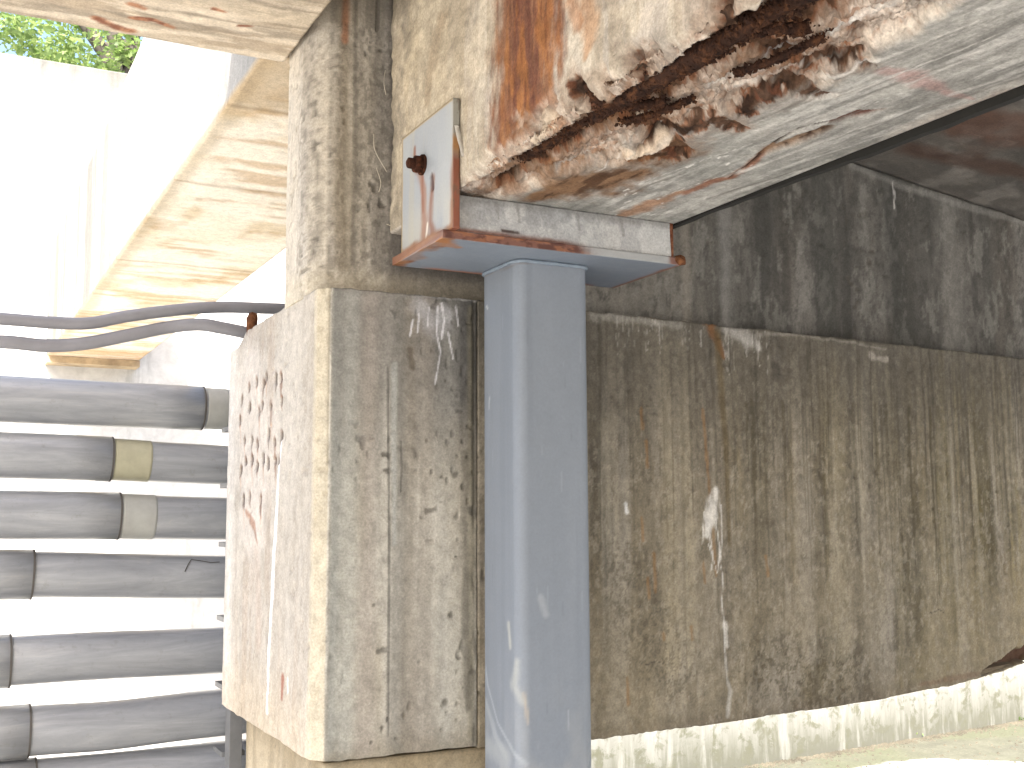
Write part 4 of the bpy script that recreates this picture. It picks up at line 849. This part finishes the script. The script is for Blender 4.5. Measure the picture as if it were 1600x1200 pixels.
c = mix(n, l, mc.outputs[0], (.33, .33, .315), (.108, .108, .085)); c = mix(n, l, ramp(n, l, st.outputs[0], [(.52, (0,)*3), (.64, (.75,)*3)]), c, (.26, .26, .24)); c = mix(n, l, ramp(n, l, bl.outputs[0], [(.52, (0,)*3), (.66, (.6,)*3)]), c, (.10, .10, .06))
n.remove(msk.node); l.new(c, p.inputs['Base Color']); p.inputs['Roughness'].default_value = .95; l.new(bump(n, l, bl.outputs[0], .5, .01), p.inputs['Normal'])
bm = bmesh.new(); box_bm(bm, 0, 8, 0, .25, -.1, 1.9, .01)
lw = bm_obj('low_wall', bm, wm); lw.location = (2.4, 5.426, 0); lw.rotation_euler.z = math.atan2(.26, 2.75)
tag(lw, 'sunlit mossy-footed white wall seen through the gap under the wall panel', 'wall')

# weeds at the foot of the low wall
leafm, n, l, p = new_mat('leaf_green'); oi = n.new('ShaderNodeNewGeometry'); l.new(ramp(n, l, oi.outputs['Random Per Island'], [(0, (.09, .14, .05)), (.5, (.17, .23, .08)), (1, (.3, .36, .12))]), p.inputs['Base Color']); p.inputs['Roughness'].default_value = .6
tr_ = n.new('ShaderNodeBsdfTranslucent'); tr_.inputs[0].default_value = (.25, .38, .1, 1); ms = n.new('ShaderNodeMixShader'); ms.inputs[0].default_value = .45; l.new(p.outputs[0], ms.inputs[1]); l.new(tr_.outputs[0], ms.inputs[2]); l.new(ms.outputs[0], n['Material Output'].inputs[0])
p.inputs['Transmission Weight'].default_value = 0
def leaf(bm, c, r, rg):
    d = Vector((rg.gauss(0, 1), rg.gauss(0, 1), rg.gauss(0, .7))).normalized(); a = d.cross(Vector((rg.random(), rg.random(), rg.random()))).normalized(); c = Vector(c)
    vs = [bm.verts.new(c+d*r), bm.verts.new(c+a*r*.45), bm.verts.new(c-d*r), bm.verts.new(c-a*r*.45)]; bm.faces.new(vs)
weed_lab = ('small leafy weed at the foot of the low wall, nearest the middle of the picture', 'small pale weed at the foot of the low wall, at the far right edge')
for (px, py), lab, k in zip(((1412, 1149), (1586, 1122)), weed_lab, (0, 1)):
    q = pl(px, py+3, 2, 0); rg = random.Random(k); bm = bmesh.new()
    for i in range(60): leaf(bm, (rg.gauss(0, .05), -abs(rg.gauss(0, .02))-.02, .01+abs(rg.gauss(0, .025))), rg.uniform(.008, .02), rg)
    o = bm_obj('weed', bm, leafm); o.location = (q[0], q[1]-.02, 0); tag(o, lab, 'weed', 'weeds at the foot of the low wall')

# grit laid as a dark contact line at the foot of the low wall
rg = random.Random(21); V = []; Fc = []; qa, qb = pl(1170, 1196, 2, 0), pl(1600, 1125, 2, 0)
for i in range(2600):
    u = rg.uniform(-.35, 1.15); d_ = abs(rg.gauss(0, .05)) if rg.random() < .8 else rg.uniform(0, .9); r_ = rg.uniform(.003, .014)
    c_x, c_y = qa[0]+(qb[0]-qa[0])*u, qa[1]+(qb[1]-qa[1])*u-d_-.03; k = len(V)
    for q in ((1, 0, 0), (0, 1, 0), (-1, 0, 0), (0, -1, 0), (0, 0, .8)): V.append((c_x+q[0]*r_*rg.uniform(.6, 1.3), c_y+q[1]*r_*rg.uniform(.6, 1.3), .004+q[2]*r_))
    Fc += [(k, k+1, k+4), (k+1, k+2, k+4), (k+2, k+3, k+4), (k+3, k, k+4)]
me = bpy.data.meshes.new('grit'); me.from_pydata(V, [], Fc)
tag(link('grit', me, solid_mat('dark_grit', (.085, .075, .055), .95, var=.5, scale=4)), 'dark grit and litter laid along the foot of the low wall', 'grit', kind='stuff')

# trees beyond the retaining wall
barkm = solid_mat('bark', (.07, .06, .05), .9, var=.4, scale=8)
def tree(trunks, crown, seed, label, nl):
    rg = random.Random(seed); r_ = bpy.data.objects.new('tree', None); COL.objects.link(r_); r_.location = (*trunks[0][0][:2], 0); off = Vector(r_.location)
    for tr, rad in trunks[1:] if False else [(t[:-1], t[-1]) for t in trunks]:
        bm = bmesh.new(); pts = spline(tr, 8); tube_bm(bm, [Vector(q)-off for q in pts], list(np.linspace(rad, rad*.45, len(pts))), 10, True, .15, seed); bm_obj('trunk', bm, barkm, r_, True)
    bm = bmesh.new()
    for (cx_, cy_, cz_, rr_) in crown:
        cl = [(rg.gauss(0, .45)*rr_, rg.gauss(0, .45)*rr_, rg.gauss(0, .35)*rr_) for _ in range(13)]
        for i in range(nl):
            q = rg.choice(cl); leaf(bm, (cx_+q[0]+rg.gauss(0, .13)*rr_-off.x, cy_+q[1]+rg.gauss(0, .13)*rr_-off.y, cz_+q[2]+rg.gauss(0, .10)*rr_-off.z), rg.uniform(.028, .055), rg)
    bm_obj('crown', bm, leafm, r_); tag(r_, label, 'tree', 'trees beyond the retaining wall')
T1 = [pl(212, 140, 1, 12), pl(200, 100, 1, 12), pl(188, 76, 1, 12), pl(160, 20, 1, 12), pl(120, -60, 1, 12)]
T2 = [pl(180, 140, 1, 13), pl(170, 105, 1, 13), pl(160, 78, 1, 13), pl(130, 30, 1, 13), pl(120, -40, 1, 13)]
def full(T, rad): return [(T[0][0]+.4, T[0][1], 0.)]+[tuple(q) for q in T]+[rad]
C = lambda px, py, y, r_: (*pl(px, py, 1, y), r_)
tree([full(T1, .12)], [C(215, 95, 12, .5), C(150, 60, 12.3, .7), C(240, 20, 12, 1.1)], 4, 'green tree with a dark leaning trunk beyond the retaining wall, right of the two', 620)
tree([full(T2, .12)], [C(60, 72, 13, .55), C(105, 85, 13, .6), C(30, 20, 13.3, 1.1), C(130, 30, 13, 1.0), C(-60, 30, 13, 1.2)], 9, 'green tree filling the left of the gap over the retaining wall', 620)
